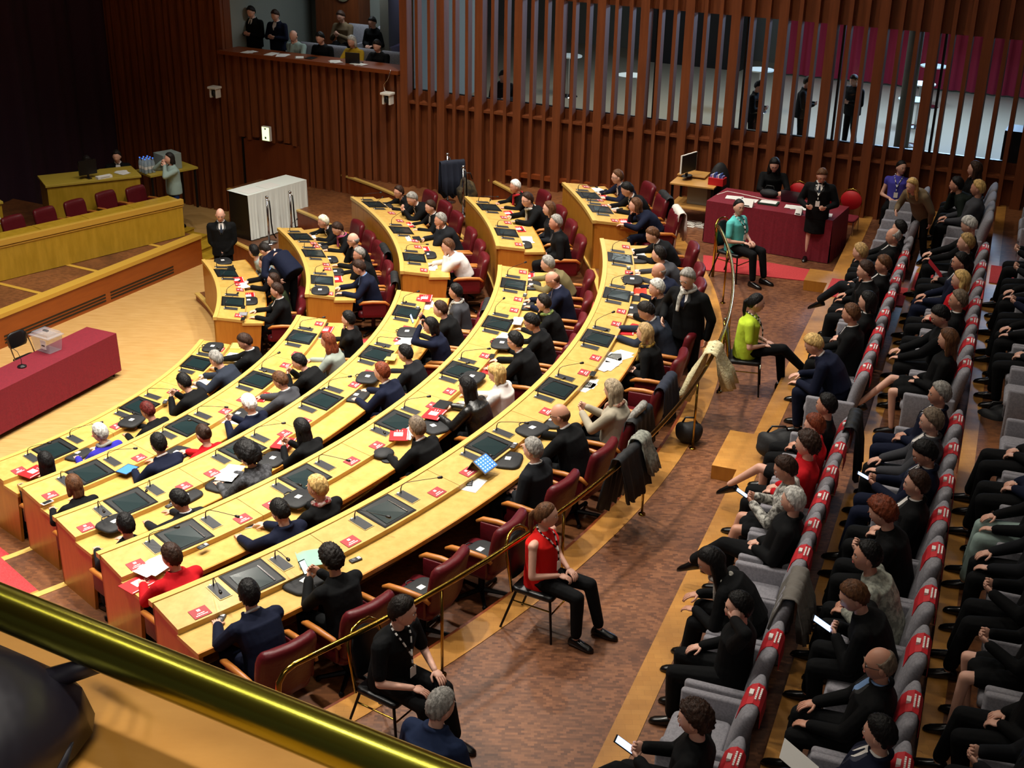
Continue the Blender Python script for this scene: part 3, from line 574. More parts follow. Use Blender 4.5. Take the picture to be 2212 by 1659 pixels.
b=MB(); b.box(-.008,.008,-.06,-.052,0,.16); b.box(0,.1,-.06,-.052,-.008,.008); b.build('clock_hands',m_black,ck)
area('gallery_light',wp(-8,1.8,3.8),1.2,26,(.85,.95,1),wp(-8,1.8,0))
area('gallery_light',wp(-6.6,2.4,3.6),.5,6,(.5,.5,1),wp(-6.9,3.4,3))
# ------------------------------------------------ foyer behind the glass
b=MB(); wbox(b,-12,16,.3,19,-.05,.0,0); fl=struct(b.build('floor',mat('foyer_floor','a89a84',.25,kind='wood',col2='a8997e',scale=1.5,stretch=(1,12,1))))
m_fw=mat('foyer_wall','77786f',.9)
b=MB(); wbox(b,-12,16,15.5,15.8,0,6); struct(b.build('wall_foyer',m_fw))
b=MB(); b.add([(-.9,36.2,0),(-.9,36.2,6),(-2.9,29.5,6),(-2.9,29.5,0),(-1.1,36.3,0),(-1.1,36.3,6),(-3.1,29.6,6),(-3.1,29.6,0)],[(0,1,2,3),(7,6,5,4),(0,4,5,1),(3,2,6,7),(1,5,6,2),(0,3,7,4)]); struct(b.build('wall_foyer_side',m_fw))
b=MB(); wbox(b,-12,16,.3,16,5.2,5.4); struct(b.build('ceiling',mat('foyer_ceiling','55524c',.9)))
cf0=np.array([7.5,37.6]);cf1=np.array([16.5,33.4])
b=MB(); v=[];f=[];dd=(cf1-cf0)/np.linalg.norm(cf1-cf0);nm=np.array([-dd[1],dd[0]]);L_=np.linalg.norm(cf1-cf0)
for i in range(181):
    p=cf0+dd*L_*i/180+nm*(.05*math.sin(i*1.3)); v+=[(p[0],p[1],.05),(p[0],p[1],1.62)]
    if i: f.append((2*i-2,2*i,2*i+1,2*i-1))
b.add(v,f); tag(b.build('foyer_curtain',mat('crimson_drape','9a1a38',.85),smooth=True),'long crimson drape along the far side of the foyer','curtain')
# daylight windows above the crimson drape and at the side of the foyer
T2=rotz(math.atan2(dd[1],dd[0]),(float(cf0[0]),float(cf0[1]),0))
m_sky=mat('daylight_pane','b9d8ff',.5,emit=2.6)
b=MB()
for k in range(7): b.box(.3+k*1.4,1.45+k*1.4,.12,.16,1.75,2.9,0,T2)
tag(b.build('daylight_window',m_sky),'strip of bright daylight panes above the crimson foyer drape','window')
b=MB(); b.box(-.2,10.2,.1,.2,1.62,1.76,0,T2); b.box(-.2,10.2,.1,.2,2.9,5.2,0,T2); struct(b.build('wall_foyer_far',m_fw))
b=MB(); b.add([(-.84,36.0,3.0),(-.84,36.0,4.6),(-2.0,32.2,4.6),(-2.0,32.2,3.0)],[(0,1,2,3)]); tag(b.build('daylight_window',m_sky),'bright side window high in the foyer at the upper middle','window')
area('foyer_daylight',(10.6,32.0,4.6),3.5,900,(.42,.66,1),(8.2,28.5,0),shape='RECTANGLE',sy=1.2)
area('foyer_light',(3.5,32,5.0),4,230,(.9,.95,.9),(3.5,31,0),shape='RECTANGLE',sy=2)
# round bar tables in the foyer
m_bt=mat('bar_table_white','c9cec8',.5)
bt0=None
for x,y,lb in [(6.0,32.6,'white round bar table beside the three silhouettes'),(9.6,31.2,'white round bar table in front of the crimson drape'),(10.6,33.6,'white round bar table furthest right near the drape'),(2.7,31.5,'white round bar table in the middle of the foyer'),(1.3,34.0,'white round bar table by the grey foyer wall'),(8.9,29.3,'white round bar table closest to the glass')]:
    if bt0 is None:
        bt0=empty('bar_table',(x,y,0),0,lb,'table','white bar tables in the foyer')
        b=MB(); b.loft([ringp(.34,1.02),ringp(.34,1.05)]); b.build('table_top',m_bt,bt0)
        b=MB(); b.tube([(0,0,.02),(0,0,1.02)],.03); b.build('pedestal',m_chrome,bt0)
        b=MB(); b.loft([ringp(.26,0),ringp(.24,.02),ringp(.04,.04)]); b.build('base',m_chrome,bt0)
    else: dup(bt0,(x,y,0),0,lb)
# dark block and columns in the foyer
b=MB(); b.box(-1.5,1.6,-.3,.3,0,5.2,0,rotz(WR,(5.1,39.0,0))); struct(b.build('wall_foyer_dark',m_black))
b=MB(); b.tube([(8.55,28.6,0),(8.55,28.6,5.2)],.16,seg=16); tag(b.build('column',mat('concrete_column','5a564c',.8),smooth=True),'grey round column behind the glass right of the silhouettes','column')
b=MB(); wbox(b,6.0,7.4,.6,1.2,0,1.9); tag(b.build('dark_cabinet',mat('dark_green_cabinet','0f1512',.5)),'dark cabinet standing behind the glass at the far right','cabinet')
# ------------------------------------------------ podium
AP0=np.array([-10.0,18.9]); APd=np.array([.4535,.8912])   # apron line direction
ap0=np.array([-8.92,20.78]); apd=np.array([-6.50,25.5])-ap0; aL=np.linalg.norm(apd); apd/=aL; apn=np.array([-apd[1],apd[0]]) # away from hall
TA=rotz(math.atan2(apd[1],apd[0]),(float(ap0[0]),float(ap0[1]),0))
b=MB(); b.box(-9,aL,0,7.5,Z0-.3,-1.27,0,TA)
pf=b.build('floor',[m_parq2]); struct(pf)
b=MB(); b.box(-9,aL,-.03,0.0,Z0,-1.33,0,TA); b.box(aL,aL+.03,-.03,7.5,Z0,-1.33,0,TA)
ap=struct(b.build('trim_30',mat('apron_wood','8a4312',.4,kind='wood',col2='964c16',scale=3,stretch=(.6,.6,4))))
b=MB()
for s0,s1 in [(-9,-4.2),(-4.0,-.1),(.1,2.55),(2.68,4.45)]:
    for z in(-1.80,-1.74,-1.68): b.box(s0,s1,-.036,-.028,z-.018,z+.012,0,TA)
struct(b.build('trim_31',m_black))
b=MB(); b.box(-9,aL+.03,-.06,.16,-1.33,-1.255,0,TA); 
for s0 in (-2.2,-.2,1.15,2.55,4.3): b.box(s0,s0+.09,.16,1.7,-1.268,-1.262,0,TA)
struct(b.build('trim_32',m_trim))
# long front bench
bn0=np.array([-9.52,22.42]); bnd=np.array([-6.76,25.44])-bn0; bL=np.linalg.norm(bnd); bnd/=bL; BA=math.atan2(bnd[1],bnd[0])
TB=rotz(BA,(float(bn0[0]),float(bn0[1]),0))
bench=empty('podium_bench',(float(bn0[0]),float(bn0[1]),-1.26),BA,'long golden oak podium bench facing the hall at the left','bench')
b=MB(); b.box(-6,bL,0,.05,0,.64); b.box(bL-.05,bL,.05,.52,0,.70); b.build('front_panel',m_podium,bench)
b=MB(); b.box(-6,bL+.02,-.03,.07,.66,.77); b.box(-6,bL+.02,-.015,.05,.615,.645); b.build('bench_rim',m_trim,bench,bevel=.006)
b=MB()
for k in range(7): b.box(bL-.02-(k+1)*1.0,bL-.03-k*1.0,.07,.45,.70,.76)
b.box(-6,bL,.45,.56,.62,.65); b.build('bench_top',m_podium,bench,bevel=.004)
# rear podium desks
def pdesk(name,label,p0,p1,depth,h,wing=None):
    p0=np.array(p0);p1=np.array(p1);L=np.linalg.norm(p1-p0);a=math.atan2(*(p1-p0)[::-1])
    e=empty(name,(float(p0[0]),float(p0[1]),-1.26),a,label,'desk')
    b=MB(); b.box(0,L,0,.04,0,h-.05); b.box(0,.04,.04,depth,0,h-.05); b.box(L-.04,L,.04,depth,0,h-.05); b.build('desk_panel',m_podium,e)
    b=MB(); b.box(-.03,L+.03,-.03,depth+.03,h-.05,h)
    b.build('desk_top',mat('podium_top','b39a3a',.4),e,bevel=.006); return e
pdesk('podium_desk','oak desk on the podium with two men seated behind it',(-9.42,25.31),(-7.80,26.22),.8,1.04)
pdesk('podium_desk','oak desk at the left edge of the podium bearing a dark monitor',(-11.2,23.2),(-9.95,24.25),.8,1.0)
# podium steps on the right side
st=empty('podium_steps',(0,0,0),0,'yellow wooden steps going down from the podium beside the white draped table','steps')
for k in range(7):
    b=MB(); z=Z0+.089*(k+1); s0=aL+.04; 
    b.box(s0,s0+.95,-.1+.36*k,-.1+.36*(k+1) if k<6 else 3.6,Z0,z,0,TA); b.box(s0,s0+.95,-.12+.36*k,-.08+.36*k,z-.02,z+.004,0,TA); b.build('step',m_podium,st,bevel=.004)
# ------------------------------------------------ curved desks
ROWN={1:'innermost',2:'second',3:'middle',4:'fourth',5:'outermost'}
mic_proto={}
def mic_unit(parent,r,a,zb,flip,seed,lab=None):
    # small recessed panel with silver frame, microphone on a gooseneck
    x,y,_=pol(r,a); T=rotz(math.radians(a),(x,y,zb)); sl=-.125   # console slopes down towards the sitter
    S=np.eye(4); S[2,0]=sl; T=T@S
    b=MB(); b.box(-.115,.115,-.062,.062,.0,.004,0,T); b.box(-.105,.105,-.052,.052,.004,.007,1,T); b.box(-.112,-.095,-.03,-.012,.005,.011,2,T)
    b.build('microphone_panel',[m_arm_frame,m_panel,m_white],parent)
    rs=np.random.RandomState(seed); 
    ln=rs.uniform(.26,.40); el=rs.uniform(.12,.3)
    d=np.array([rs.uniform(.15,.9),rs.uniform(-.3,1.0),0]); d/=np.linalg.norm(d)
    p0=np.array([-.085,0,.005]); P=[p0,p0+(0,0,.05),p0+(.012*d[0],.012*d[1],.09),p0+np.array([.05*d[0],.05*d[1],.115])]
    for q in (.5,1): P.append(p0+np.array([d[0]*ln*q,d[1]*ln*q,.115+el*.22*q]))
    b=MB(); b.tube(P,[.007,.006,.0042,.0036,.0034,.0034],0,T,6); e=P[-1]; dr=(P[-1]-P[-2]);dr/=np.linalg.norm(dr)
    b.cap(e,e+dr*.03,.013,.016,0,T,8)
    b.build('gooseneck_microphone',m_black,parent,smooth=True)
m_arm_frame=mat('brushed_frame','a89a70',.35,.8)
def monitor(parent,r,a,zb,bright):
    x,y,_=pol(r,a); T=rotz(math.radians(a),(x,y,zb)); S=np.eye(4); S[2,0]=-.125; T=T@S
    b=MB(); b.box(-.195,.185,-.225,.225,0,.005,0,T)
    # sunken tray walls
    b.box(-.175,.165,-.205,.205,.005,.0065,1,T)
    o=b.build('monitor_well',[m_blackm,m_well],parent)
    b=MB(); b.add([(-.135,-.15,.012),(.155,-.17,.006+.006),(.155,.12,.010),(-.10,.12,.016)],[(0,1,2,3)],0,T)
    b.add([(-.135,-.15,.008),(.155,-.17,.008),(.155,.12,.007),(-.10,.12,.007)],[(3,2,1,0)],0,T)
    b.build('monitor_glass',m_screen,o)
    b=MB(); b.box(-.11,.15,.125,.14,.010,.016,0,T); b.build('monitor_bracket',m_chrome,o)
def name_card(r,a,zb,label,group):
    x,y,_=pol(r,a); e=MB(); S=np.eye(4); S[2,0]=-.125; T=S
    # red card with a white square mark and two rows of small white lettering
    e.box(-.062,.062,-.082,.082,.0015,.004,0,T)
    e.box(-.042,-.014,-.016,.016,.004,.0048,1,T)
    for i,(w_,q) in enumerate(((.034,.008),(.055,.030))):
        yy=-w_
        while yy<w_-.006:
            l=.009+.006*((int(yy*997)+i)%3); e.box(q,q+.011,yy,min(yy+l,w_),.004,.0048,1,T); yy+=l+.004
    o=e.build('name_card',[m_cardr,m_white]); o.location=(x,y,zb); o.rotation_euler=(0,0,math.radians(a)); tag(o,label,'card',group)
def ordn(k): return ['first','second','third','fourth','fifth','sixth','seventh','eighth','ninth','tenth','eleventh','twelfth','thirteenth','fourteenth'][k]
DESKSEATS=[]
for key,(ea,eb) in {'L5':(1.65,-47.6),'L4':(.5,-46.4),'L3':(-.55,-45.0),'L2':(-1.85,-42.95),'L1':(-3.57,-41.0),'U1':(28.2,4.33),'U2':(29,4.54),'U3':(29.8,4.72),'U4':(19.5,5.33),'U5':(15.8,5.94)}.items():
    i=int(key[1]); R=RAD[i]; z=FL[i]; blk='lower' if key[0]=='L' else 'upper'
    x,y,_=pol(R,(ea+eb)/2); root=bpy.data.objects.new('curved_desk',None); COL.objects.link(root)
    tag(root,'long curved oak desk, %s row of the %s block'%(ROWN[i],'near' if blk=='lower' else 'far'),'desk','curved oak desks of the hemicycle')
    n=max(8,int((ea-eb)/1.2))
    b=MB(); b.sweep([(R,z),(R+.03,z),(R+.03,z+.80),(R,z+.80)],ea,eb,n); b.build('front_panel',m_front,root)
    b=MB(); b.sweep([(R-.012,z+.80),(R+.055,z+.80),(R+.055,z+.856),(R-.012,z+.856)],ea+.12,eb-.12,n); b.build('desk_rim',m_desk2,root)
    b=MB(); b.sweep([(R+.46,z+.70),(R+.80,z+.70),(R+.80,z+.74),(R+.46,z+.74)],ea+.1,eb-.1,n); b.build('writing_top',m_desk,root)
    b=MB(); b.sweep([(R+.80,z+.695),(R+.818,z+.695),(R+.818,z+.741),(R+.80,z+.741)],ea+.1,eb-.1,n); b.build('edge_band',m_front,root)
    for a in (ea,eb):
        sgn=-1 if a==ea else 1; da=math.degrees(.035/R)*sgn
        b=MB(); b.sweep([(R+.0,z),(R+.70,z),(R+.775,z+.70),(R+.46,z+.70),(R+.46,z+.78),(R+.06,z+.83),(R,z+.80)],a,a+da,1); b.build('end_panel',m_end,root)
    mods=MODS[key]; mods=[m_ for m_ in mods if True]
    if key=='U5': mods=[12.5,8.9]
    if key=='U2': mods=[25.2,18.6,9.3]
    # console panels, one per pair of seats with fine seams between
    cut=[ea+.08]+[(mods[q]+mods[q+1])/2 for q in range(len(mods)-1)]+[eb-.08]
    gp=math.degrees(.003/R)
    for q in range(len(cut)-1):
        a0,a1=cut[q]-gp,cut[q+1]+gp
        nn=max(3,int((a0-a1)/1.2))
        b=MB(); b.sweep([(R+.057,z+.80),(R+.455,z+.75),(R+.47,z+.742),(R+.47,z+.795),(R+.057,z+.846)],a0,a1,nn); b.build('console_panel',m_desk,root)
    W=math.degrees(1/R); cnt=0
    for q,ma in enumerate(mods):
        zz=z+.8225
        monitor(root,R+.26,ma,zz,0)
        for s_ in (1,-1):
            mic_unit(root,R+.235,ma+s_*.325*W,zz+.003,s_,hash((i,q,s_,blk=='lower'))%9999)
            sa=ma+s_*.41*W; DESKSEATS.append((key,sa))
            ca=ma+s_*.60*W
            if ca<ea-.4 and ca>eb+.4:
                cnt+=1
                name_card(R+.385,ca,z+.8075,'red name card on the %s row of the %s block, %s from its top end'%(ROWN[i],'near' if blk=='lower' else 'far',ordn(min(13,2*q+(0 if s_==1 else 1)))),'red name cards stuck along the desk consoles')
# ------------------------------------------------ items on the desks
def lblstrip(e,mi,x0,x1,y0,y1,z,T=None):
    e.box(x0,x1,y0,y1,z,z+.0008,mi,T)
m_tag=mat('white_tag','f0efeb',.6); m_fold=mat('folder_red','b8141c',.5); m_bag=mat('black_nylon','111215',.7,bump=.3,scale=14)
m_blue=mat('blue_screen','3f74d8',.3,emit=1.1); m_bluel=mat('icon_blue','a8c8ff',.3,emit=2.2); m_yel=mat('yellow_paper','d8c75a',.7)
m_clear=mat('mint_plastic','a9d3c4',.2,alpha=.55); m_metal=mat('steel','9a9a9c',.3,.8); m_redf=mat('scarlet_file','d8341c',.5); m_plum=mat('wine_screen','3a1c28',.3); m_ivory=mat('ivory_plastic','efece2',.4)
def item(kind,loc,rz,label):
    cats=dict(bag='bag',folder='folder',paper='paper',papers='papers',remote='remote',phone='phone',phonewhite='phone',tablet='tablet',tabletdark='tablet',tabletblue='tablet',tabletwhite='tablet',tabletgrey='calculator',laptopdark='tablet',yellowpad='pad',note='paper',notepad='notepad',redfile='file',clearfile='folder',capbag='cap')
    names=dict(bag='conference_bag',folder='folder',paper='paper_sheet',papers='paper_sheets',remote='voting_remote',phone='phone',phonewhite='phone',tablet='tablet',tabletdark='tablet',tabletblue='tablet',tabletwhite='tablet',tabletgrey='calculator',laptopdark='tablet',yellowpad='writing_pad',note='paper_note',notepad='notepad',redfile='file_folder',clearfile='plastic_folder',capbag='cap')
    rs=np.random.RandomState(abs(int(loc[0]*1000+loc[1]*77))%99999)
    L=(loc[0],loc[1],loc[2]+.002)
    def E(): e=empty(names[kind],L,rz,label,cats[kind]); return e
    def one(b,ms,**k):
        o=b.build(names[kind],ms,loc=L,rz=rz,**k); tag(o,label,cats[kind]); return o
    if kind=='bag':
        e=E(); P=[]; nx,ny=.15,.19
        th=np.linspace(0,2*math.pi,28,endpoint=False)
        def ring(s,z): return [(nx*s*np.sign(math.cos(t))*abs(math.cos(t))**.55,ny*s*np.sign(math.sin(t))*abs(math.sin(t))**.55+rs.uniform(-.002,.002),z) for t in th]
        b=MB(); b.loft([ring(.96,0),ring(1,.008),ring(.98,.024),ring(.86,.034)]); b.build('bag_body',m_bag,e,smooth=True)
        b=MB(); lblstrip(b,0,-.035,.025,-.03,.04,.0355); b.build('white_tag',m_tag,e)
        b=MB(); b.tube([(-.13,.05,.03),(-.16,.02,.04),(-.165,-.03,.04),(-.13,-.06,.03)],.006); b.build('carry_strap',m_black,e,smooth=True)
    elif kind=='folder':
        e=E(); b=MB(); b.box(-.11,.11,-.155,.155,0,.010); b.build('cover',m_fold,e,bevel=.002)
        b=MB(); b.box(-.06,.045,-.05,.05,.0102,.0112); 
        for k in range(3): b.box(-.03+.03*k,-.022+.03*k,.075,.075+.03+.01*(k%2),.0102,.0112)
        b.box(.095,.104,-.14,.14,.0102,.0112); b.build('white_label',m_white,e)
    elif kind in('paper','note'):
        b=MB(); w,h=(.105,.148) if kind=='paper' else (.06,.08)
        b.box(-w,w,-h,h,0,.0015,0)
        if kind=='paper':
            for k in range(7): b.box(-.07+.02*k,-.065+.02*k,-.11,.09-.02*(k%3),.0015,.0018,1)
        one(b,[m_white if kind=='paper' else m_yel,m_print])
    elif kind=='papers':
        e=E()
        for k in range(3):
            b=MB(); T=rotz(rs.uniform(-.35,.35),(rs.uniform(-.03,.03),rs.uniform(-.05,.05),.003*k)); b.box(-.105,.105,-.148,.148,0,.0016,0,T)
            if k==2:
                for q in range(8): b.box(-.08+.018*q,-.076+.018*q,-.11,.10-.02*(q%3),.0016,.0019,1,T)
            b.build('sheet',[m_white,m_print],e)
    elif kind=='remote':
        e=E(); b=MB(); b.box(-.03,.03,-.06,.06,0,.018); b.build('remote_body',m_panel,e,bevel=.008)
        b=MB(); b.box(-.018,.018,.02,.05,.0182,.0195); b.build('display',m_tag,e)
        b=MB(); b.loft([[(.018*math.cos(t),-.02+.018*math.sin(t),z) for t in th8] for z in(.0182,.0205)]); b.build('key_dial',m_metal,e)
    elif kind in('phone','phonewhite'):
        e=E(); b=MB(); b.box(-.034,.034,-.07,.07,0,.008); b.build('phone_body',m_black if kind=='phone' else m_ivory,e,bevel=.003)
        b=MB(); b.box(-.029,.029,-.054,.054,.0082,.0090); b.build('screen',m_well,e)
    elif kind=='tablet':
        e=E(); T=np.eye(4); an=math.radians(32); T[:3,:3]=[[math.cos(an),0,math.sin(an)],[0,1,0],[-math.sin(an),0,math.cos(an)]]; T[2,3]=.075
        b=MB(); b.box(-.095,.095,-.125,.125,0,.008,0,T); b.build('tablet_body',m_metal,e)
        b=MB(); b.box(-.085,.085,-.112,.112,.0085,.0095,0,T)
        b.build('screen',m_blue,e)
        b=MB()
        for p in range(5):
            for q in range(5): b.box(-.075+.033*p,-.06+.033*p,-.098+.043*q,-.08+.043*q,.0098,.0106,0,T)
        b.build('icons',m_bluel,e)
        b=MB(); b.add([(-.16,-.12,0),(-.16,.12,0),(-.085,.12,.122),(-.085,-.12,.122),(-.155,-.12,0),(-.155,.12,0),(-.08,.12,.118),(-.08,-.12,.118)],[(0,1,2,3),(7,6,5,4),(0,3,7,4),(1,5,6,2)]); b.build('stand_cover',m_panel,e)
    elif kind.startswith('tablet') or kind=='laptopdark':
        e=E(); b=MB(); w,h=(.09,.12) if kind!='tabletgrey' else (.075,.08)
        b.box(-w,w,-h,h,0,.009); b.build('tablet_body',dict(tabletblue=m_black,tabletwhite=m_ivory,tabletgrey=m_metal).get(kind,m_black),e,bevel=.003)
        b=MB(); b.box(-w+.012,w-.012,-h+.014,h-.014,.0092,.0100); b.build('screen',dict(tabletblue=m_blue,tabletwhite=m_well,tabletgrey=m_grey).get(kind,m_well),e)
    elif kind in('yellowpad','notepad'):
        b=MB(); b.box(-.09,.09,-.12,.12,0,.008,0); b.box(-.085,-.075,-.12,.12,.008,.0095,1); one(b,[m_yel if kind=='yellowpad' else m_white,m_panel])
    elif kind=='redfile':
        b=MB(); b.box(-.11,.11,-.16,.16,0,.012,0); b.box(.1,.11,-.16,.16,.012,.014,1); one(b,[m_redf,m_cardr])
    elif kind=='clearfile':
        e=E(); b=MB(); b.box(-.14,.14,-.18,.18,.006,.009); b.box(-.14,.14,-.18,-.17,0,.012); b.build('plastic_cover',m_clear,e)
        b=MB(); b.box(-.1,.11,-.15,.13,0,.005); b.build('sheet',m_white,e); b=MB(); b.box(-.1,0,-.08,.06,.0052,.0058); b.build('printed_block',m_print,e)
    elif kind=='capbag':
        e=E(); b=MB(); b.ell((0,0,.03),.12,.13,.05,nu=18,nv=10); b.build('cap_crown',m_bag,e,smooth=True); b=MB(); b.ell((.12,0,.008),.09,.10,.006,nu=16,nv=6); b.build('cap_brim',m_bag,e,smooth=True)
th8=np.arange(12)*2*math.pi/12
for k,x,y,z,A,rot,lab,ex in ITEMS: item(k,(x,y,z),math.radians(A+rot),lab)
# ------------------------------------------------ burgundy swivel armchairs
def rbox(b,x0,x1,y0,y1,z0,z1,r,mi=0,T=None,seg=5):
    # box with rounded vertical profile lofted along z
    def ring(z,ins):
        P=[]
        for cx_,cy_,a0 in ((x1-r,y1-r,0),(x0+r,y1-r,90),(x0+r,y0+r,180),(x1-r,y0+r,270)):
            for q in range(seg):
                a=math.radians(a0+90*q/(seg-1)); P.append((cx_+(r-ins)*math.cos(a),cy_+(r-ins)*math.sin(a),z))
        return P
    c=min(r*.6,(z1-z0)*.4)
    b.loft([ring(z0,c*.8),ring(z0+c*.3,c*.3),ring(z0+c,0),ring(z1-c,0),ring(z1-c*.3,c*.3),ring(z1,c*.8)],mi,T)
def make_armchair():
    e=empty('armchair',(0,0,0),0,'x','chair','burgundy leather armchairs at the curved desks')
    b=MB(); rbox(b,-.27,.27,-.25,.26,.36,.47,.07); b.build('seat',m_leather,e,smooth=True)
    # backrest at -y, slightly reclined, rolled top
    b=MB(); rings=[]
    for z,y,t,w in ((.42,-.25,.05,.24),(.5,-.27,.06,.27),(.72,-.31,.06,.285),(.85,-.335,.06,.285),(.91,-.35,.065,.27),(.95,-.36,.045,.25),(.96,-.365,.015,.22)):
        P=[]
        for q in range(20):
            a=2*math.pi*q/20; cx_=np.sign(math.cos(a))*abs(math.cos(a))**.35; sy=np.sign(math.sin(a))*abs(math.sin(a))**.6
            P.append((w*cx_,y+t*sy+.05*cx_*cx_,z))
        rings.append(P)
    b.loft(rings); b.build('backrest',m_leather,e,smooth=True)
    for s in(-1,1):
        b=MB(); b.tube([(s*.30,-.27,.60),(s*.31,-.20,.655),(s*.315,.0,.665),(s*.31,.16,.655),(s*.30,.23,.62)],[.018,.026,.03,.03,.018],seg=8); b.build('armrest',m_arm,e,smooth=True)
        b=MB(); rbox(b,s*.29-.02,s*.29+.02,-.22,.18,.42,.64,.018); b.build('arm_panel',m_leather,e,smooth=True)
    b=MB(); b.tube([(0,0,.06),(0,0,.36)],.035); b.build('pedestal',m_blackm,e)
    b=MB(); 
    for k in range(5):
        a=k*1.2566; b.cap((0,0,.07),(.26*math.cos(a),.26*math.sin(a),.04),.025,.018,seg=6); b.ell((.27*math.cos(a),.27*math.sin(a),.028),.028,.028,.028,nu=8,nv=6)
    b.build('star_base',m_blackm,e); return e
arm0=make_armchair(); used=[False]
def armchair(i,a,dr,label,extra=0):
    x,y,_=pol(RAD[i]+dr,a); rz=math.radians(a+90+extra)
    if not used[0]:
        used[0]=True; arm0.location=(x,y,FL[i]); arm0.rotation_euler=(0,0,rz); arm0['label']=label; return arm0
    return dup(arm0,(x,y,FL[i]),rz,label)
SHORT=lambda s:' '.join(s.split()[:9])
for t in PEOPLE:
    ctx=t[0]
    if ctx[0] in 'LU':
        i=int(ctx[1]); a=math.degrees(math.atan2(t[2]-CY,t[1]-CX)); armchair(i,a,min(1.12,math.hypot(t[1]-CX,t[2]-CY)-RAD[i]-.0),'burgundy armchair under the '+SHORT(t[10]))
EMPTY=[('L5',-21.3,'empty burgundy armchair draped with a dark coat, near the standing older man',0),('L5',-35.6,'empty burgundy armchair with a dark bag on its seat, left of the charcoal-suited man',8),('L5',-39.0,'empty burgundy armchair with a dark bag on its seat, beside the curly-haired person',10),
 ('L4',-33.2,'empty burgundy armchair left of the grey-brown haired man in the fourth row',0),('L4',-42.8,'empty burgundy armchair next to the red jacket in the fourth row',0),
 ('L3',-14.3,'empty burgundy armchair behind the raised phone in the middle row',0),('L3',-24.6,'empty burgundy armchair left of the auburn-haired man',0),('L3',-27.5,'empty burgundy armchair right of the long black hair in the middle row',0),
 ('L2',-23.8,'empty burgundy armchair between the grey suit and the white hair in the second row',0),('L2',-38.2,'empty burgundy armchair between navy suit and brown hair in the second row',0),('L1',-17.0,'empty burgundy armchair in the front row beside the slate suit',0),('L1',-23.5,'empty burgundy armchair in the front row by the bare desk stretch',0),
 ('U2',17.9,'empty burgundy armchair behind the bald man of the second upper row',0),('U3',10.4,'burgundy armchair with a white coat over its back beside the white-shirted man',0)]
for key,a,lab,ex in EMPTY: armchair(int(key[1]),a,1.12,lab,ex)
# red chairs on the podium
for k,(x,y) in enumerate([(-9.38,23.25),(-8.97,23.83),(-8.56,24.40),(-8.14,25.06),(-7.64,25.48)]):
    q=['nearest the left edge','second from the left edge','third from the left edge','second from the right','rightmost, nearest the woman with a camera'][k]
    o=dup(arm0,(x,y+.42,-1.26),BA+math.pi+.2,'burgundy podium chair behind the long bench, '+q,'burgundy chairs behind the podium bench'); o.scale=(.9,.9,.88)
# ------------------------------------------------ grey spectator seats
def make_seat():
    e=empty('spectator_seat',(0,0,0),0,'x','seat','grey upholstered spectator seats')
    b=MB(); rbox(b,-.25,.25,-.16,.30,.36,.47,.06); b.build('seat_cushion',m_grey,e,smooth=True)
    b=MB(); rings=[]
    for z,y,t,w in ((.30,-.20,.07,.27),(.6,-.25,.075,.285),(.82,-.30,.07,.285),(.90,-.32,.062,.28),(.945,-.33,.04,.265),(.955,-.335,.012,.25)):
        P=[]
        for q in range(20):
            a=2*math.pi*q/20; P.append((w*np.sign(math.cos(a))*abs(math.cos(a))**.4,y+t*np.sign(math.sin(a))*abs(math.sin(a))**.8,z))
        rings.append(P)
    b.loft(rings); bk=b.build('backrest',m_grey,e,smooth=True)
    for s in(-1,1):
        b=MB(); rbox(b,s*.315-.035,s*.315+.035,-.28,.27,.0,.62,.03); b.build('side_panel',m_grey,e,smooth=True)
    return e
seat0=make_seat()
b=MB(); prof=[(-.222,.80),(-.250,.90),(-.285,.945),(-.33,.965),(-.375,.945),(-.395,.90),(-.398,.76)]
P0=[(-.10,y+.018*(1 if i<3 else -1)*0,z) for i,(y,z) in enumerate(prof)]
rings=[[(x,y,z) for y,z in prof]+[(x,y+(.004 if y<-.33 else -.004),z-.004) for y,z in prof[::-1]] for x in(-.125,.125)]
b.loft(rings,0)
for (x0,x1,zz) in ((-.03,.03,-.318),(-.07,.06,-.336),(-.05,.065,-.352)):
    pass
b.box(-.03,.03,-.315,-.285,.946,.972,1); 
for k,(w_) in enumerate((.055,.075)):
    xx=-w_
    while xx<w_: b.box(xx,xx+.016,-.372+.026*k,-.359+.026*k,.94+.012*k,.963+.006*k,1); xx+=.022
band=b.build('name_band',[m_cardr2,m_white],seat0); band['label']='red paper band with white mark'
SEATS=[]
S1T=[7.0,7.75,8.49,9.2,9.85]+[10.35,10.9,11.45,12.0,12.55]+[14.2,14.85,15.45,16.1,16.85,17.45,18.05,18.7,19.35]+[20.6,21.2,21.8,22.4]
S2T=[6.35,7.03,7.72,8.45,9.15,9.85,10.5,11.15,11.85,12.55]+[14.1,14.8,15.5,16.2,16.95,17.75,18.6]+[20.3,20.9,21.5,22.1]
S3T=[6.4,7.1,7.8,8.5,9.2,9.9,10.6,11.3,12.0,12.6]+[14.0,14.7,15.4,16.1,16.8,17.5,18.2]+[20.3,20.9]
faceS=math.atan2(-N_[1],-N_[0])-math.pi/2
first=True
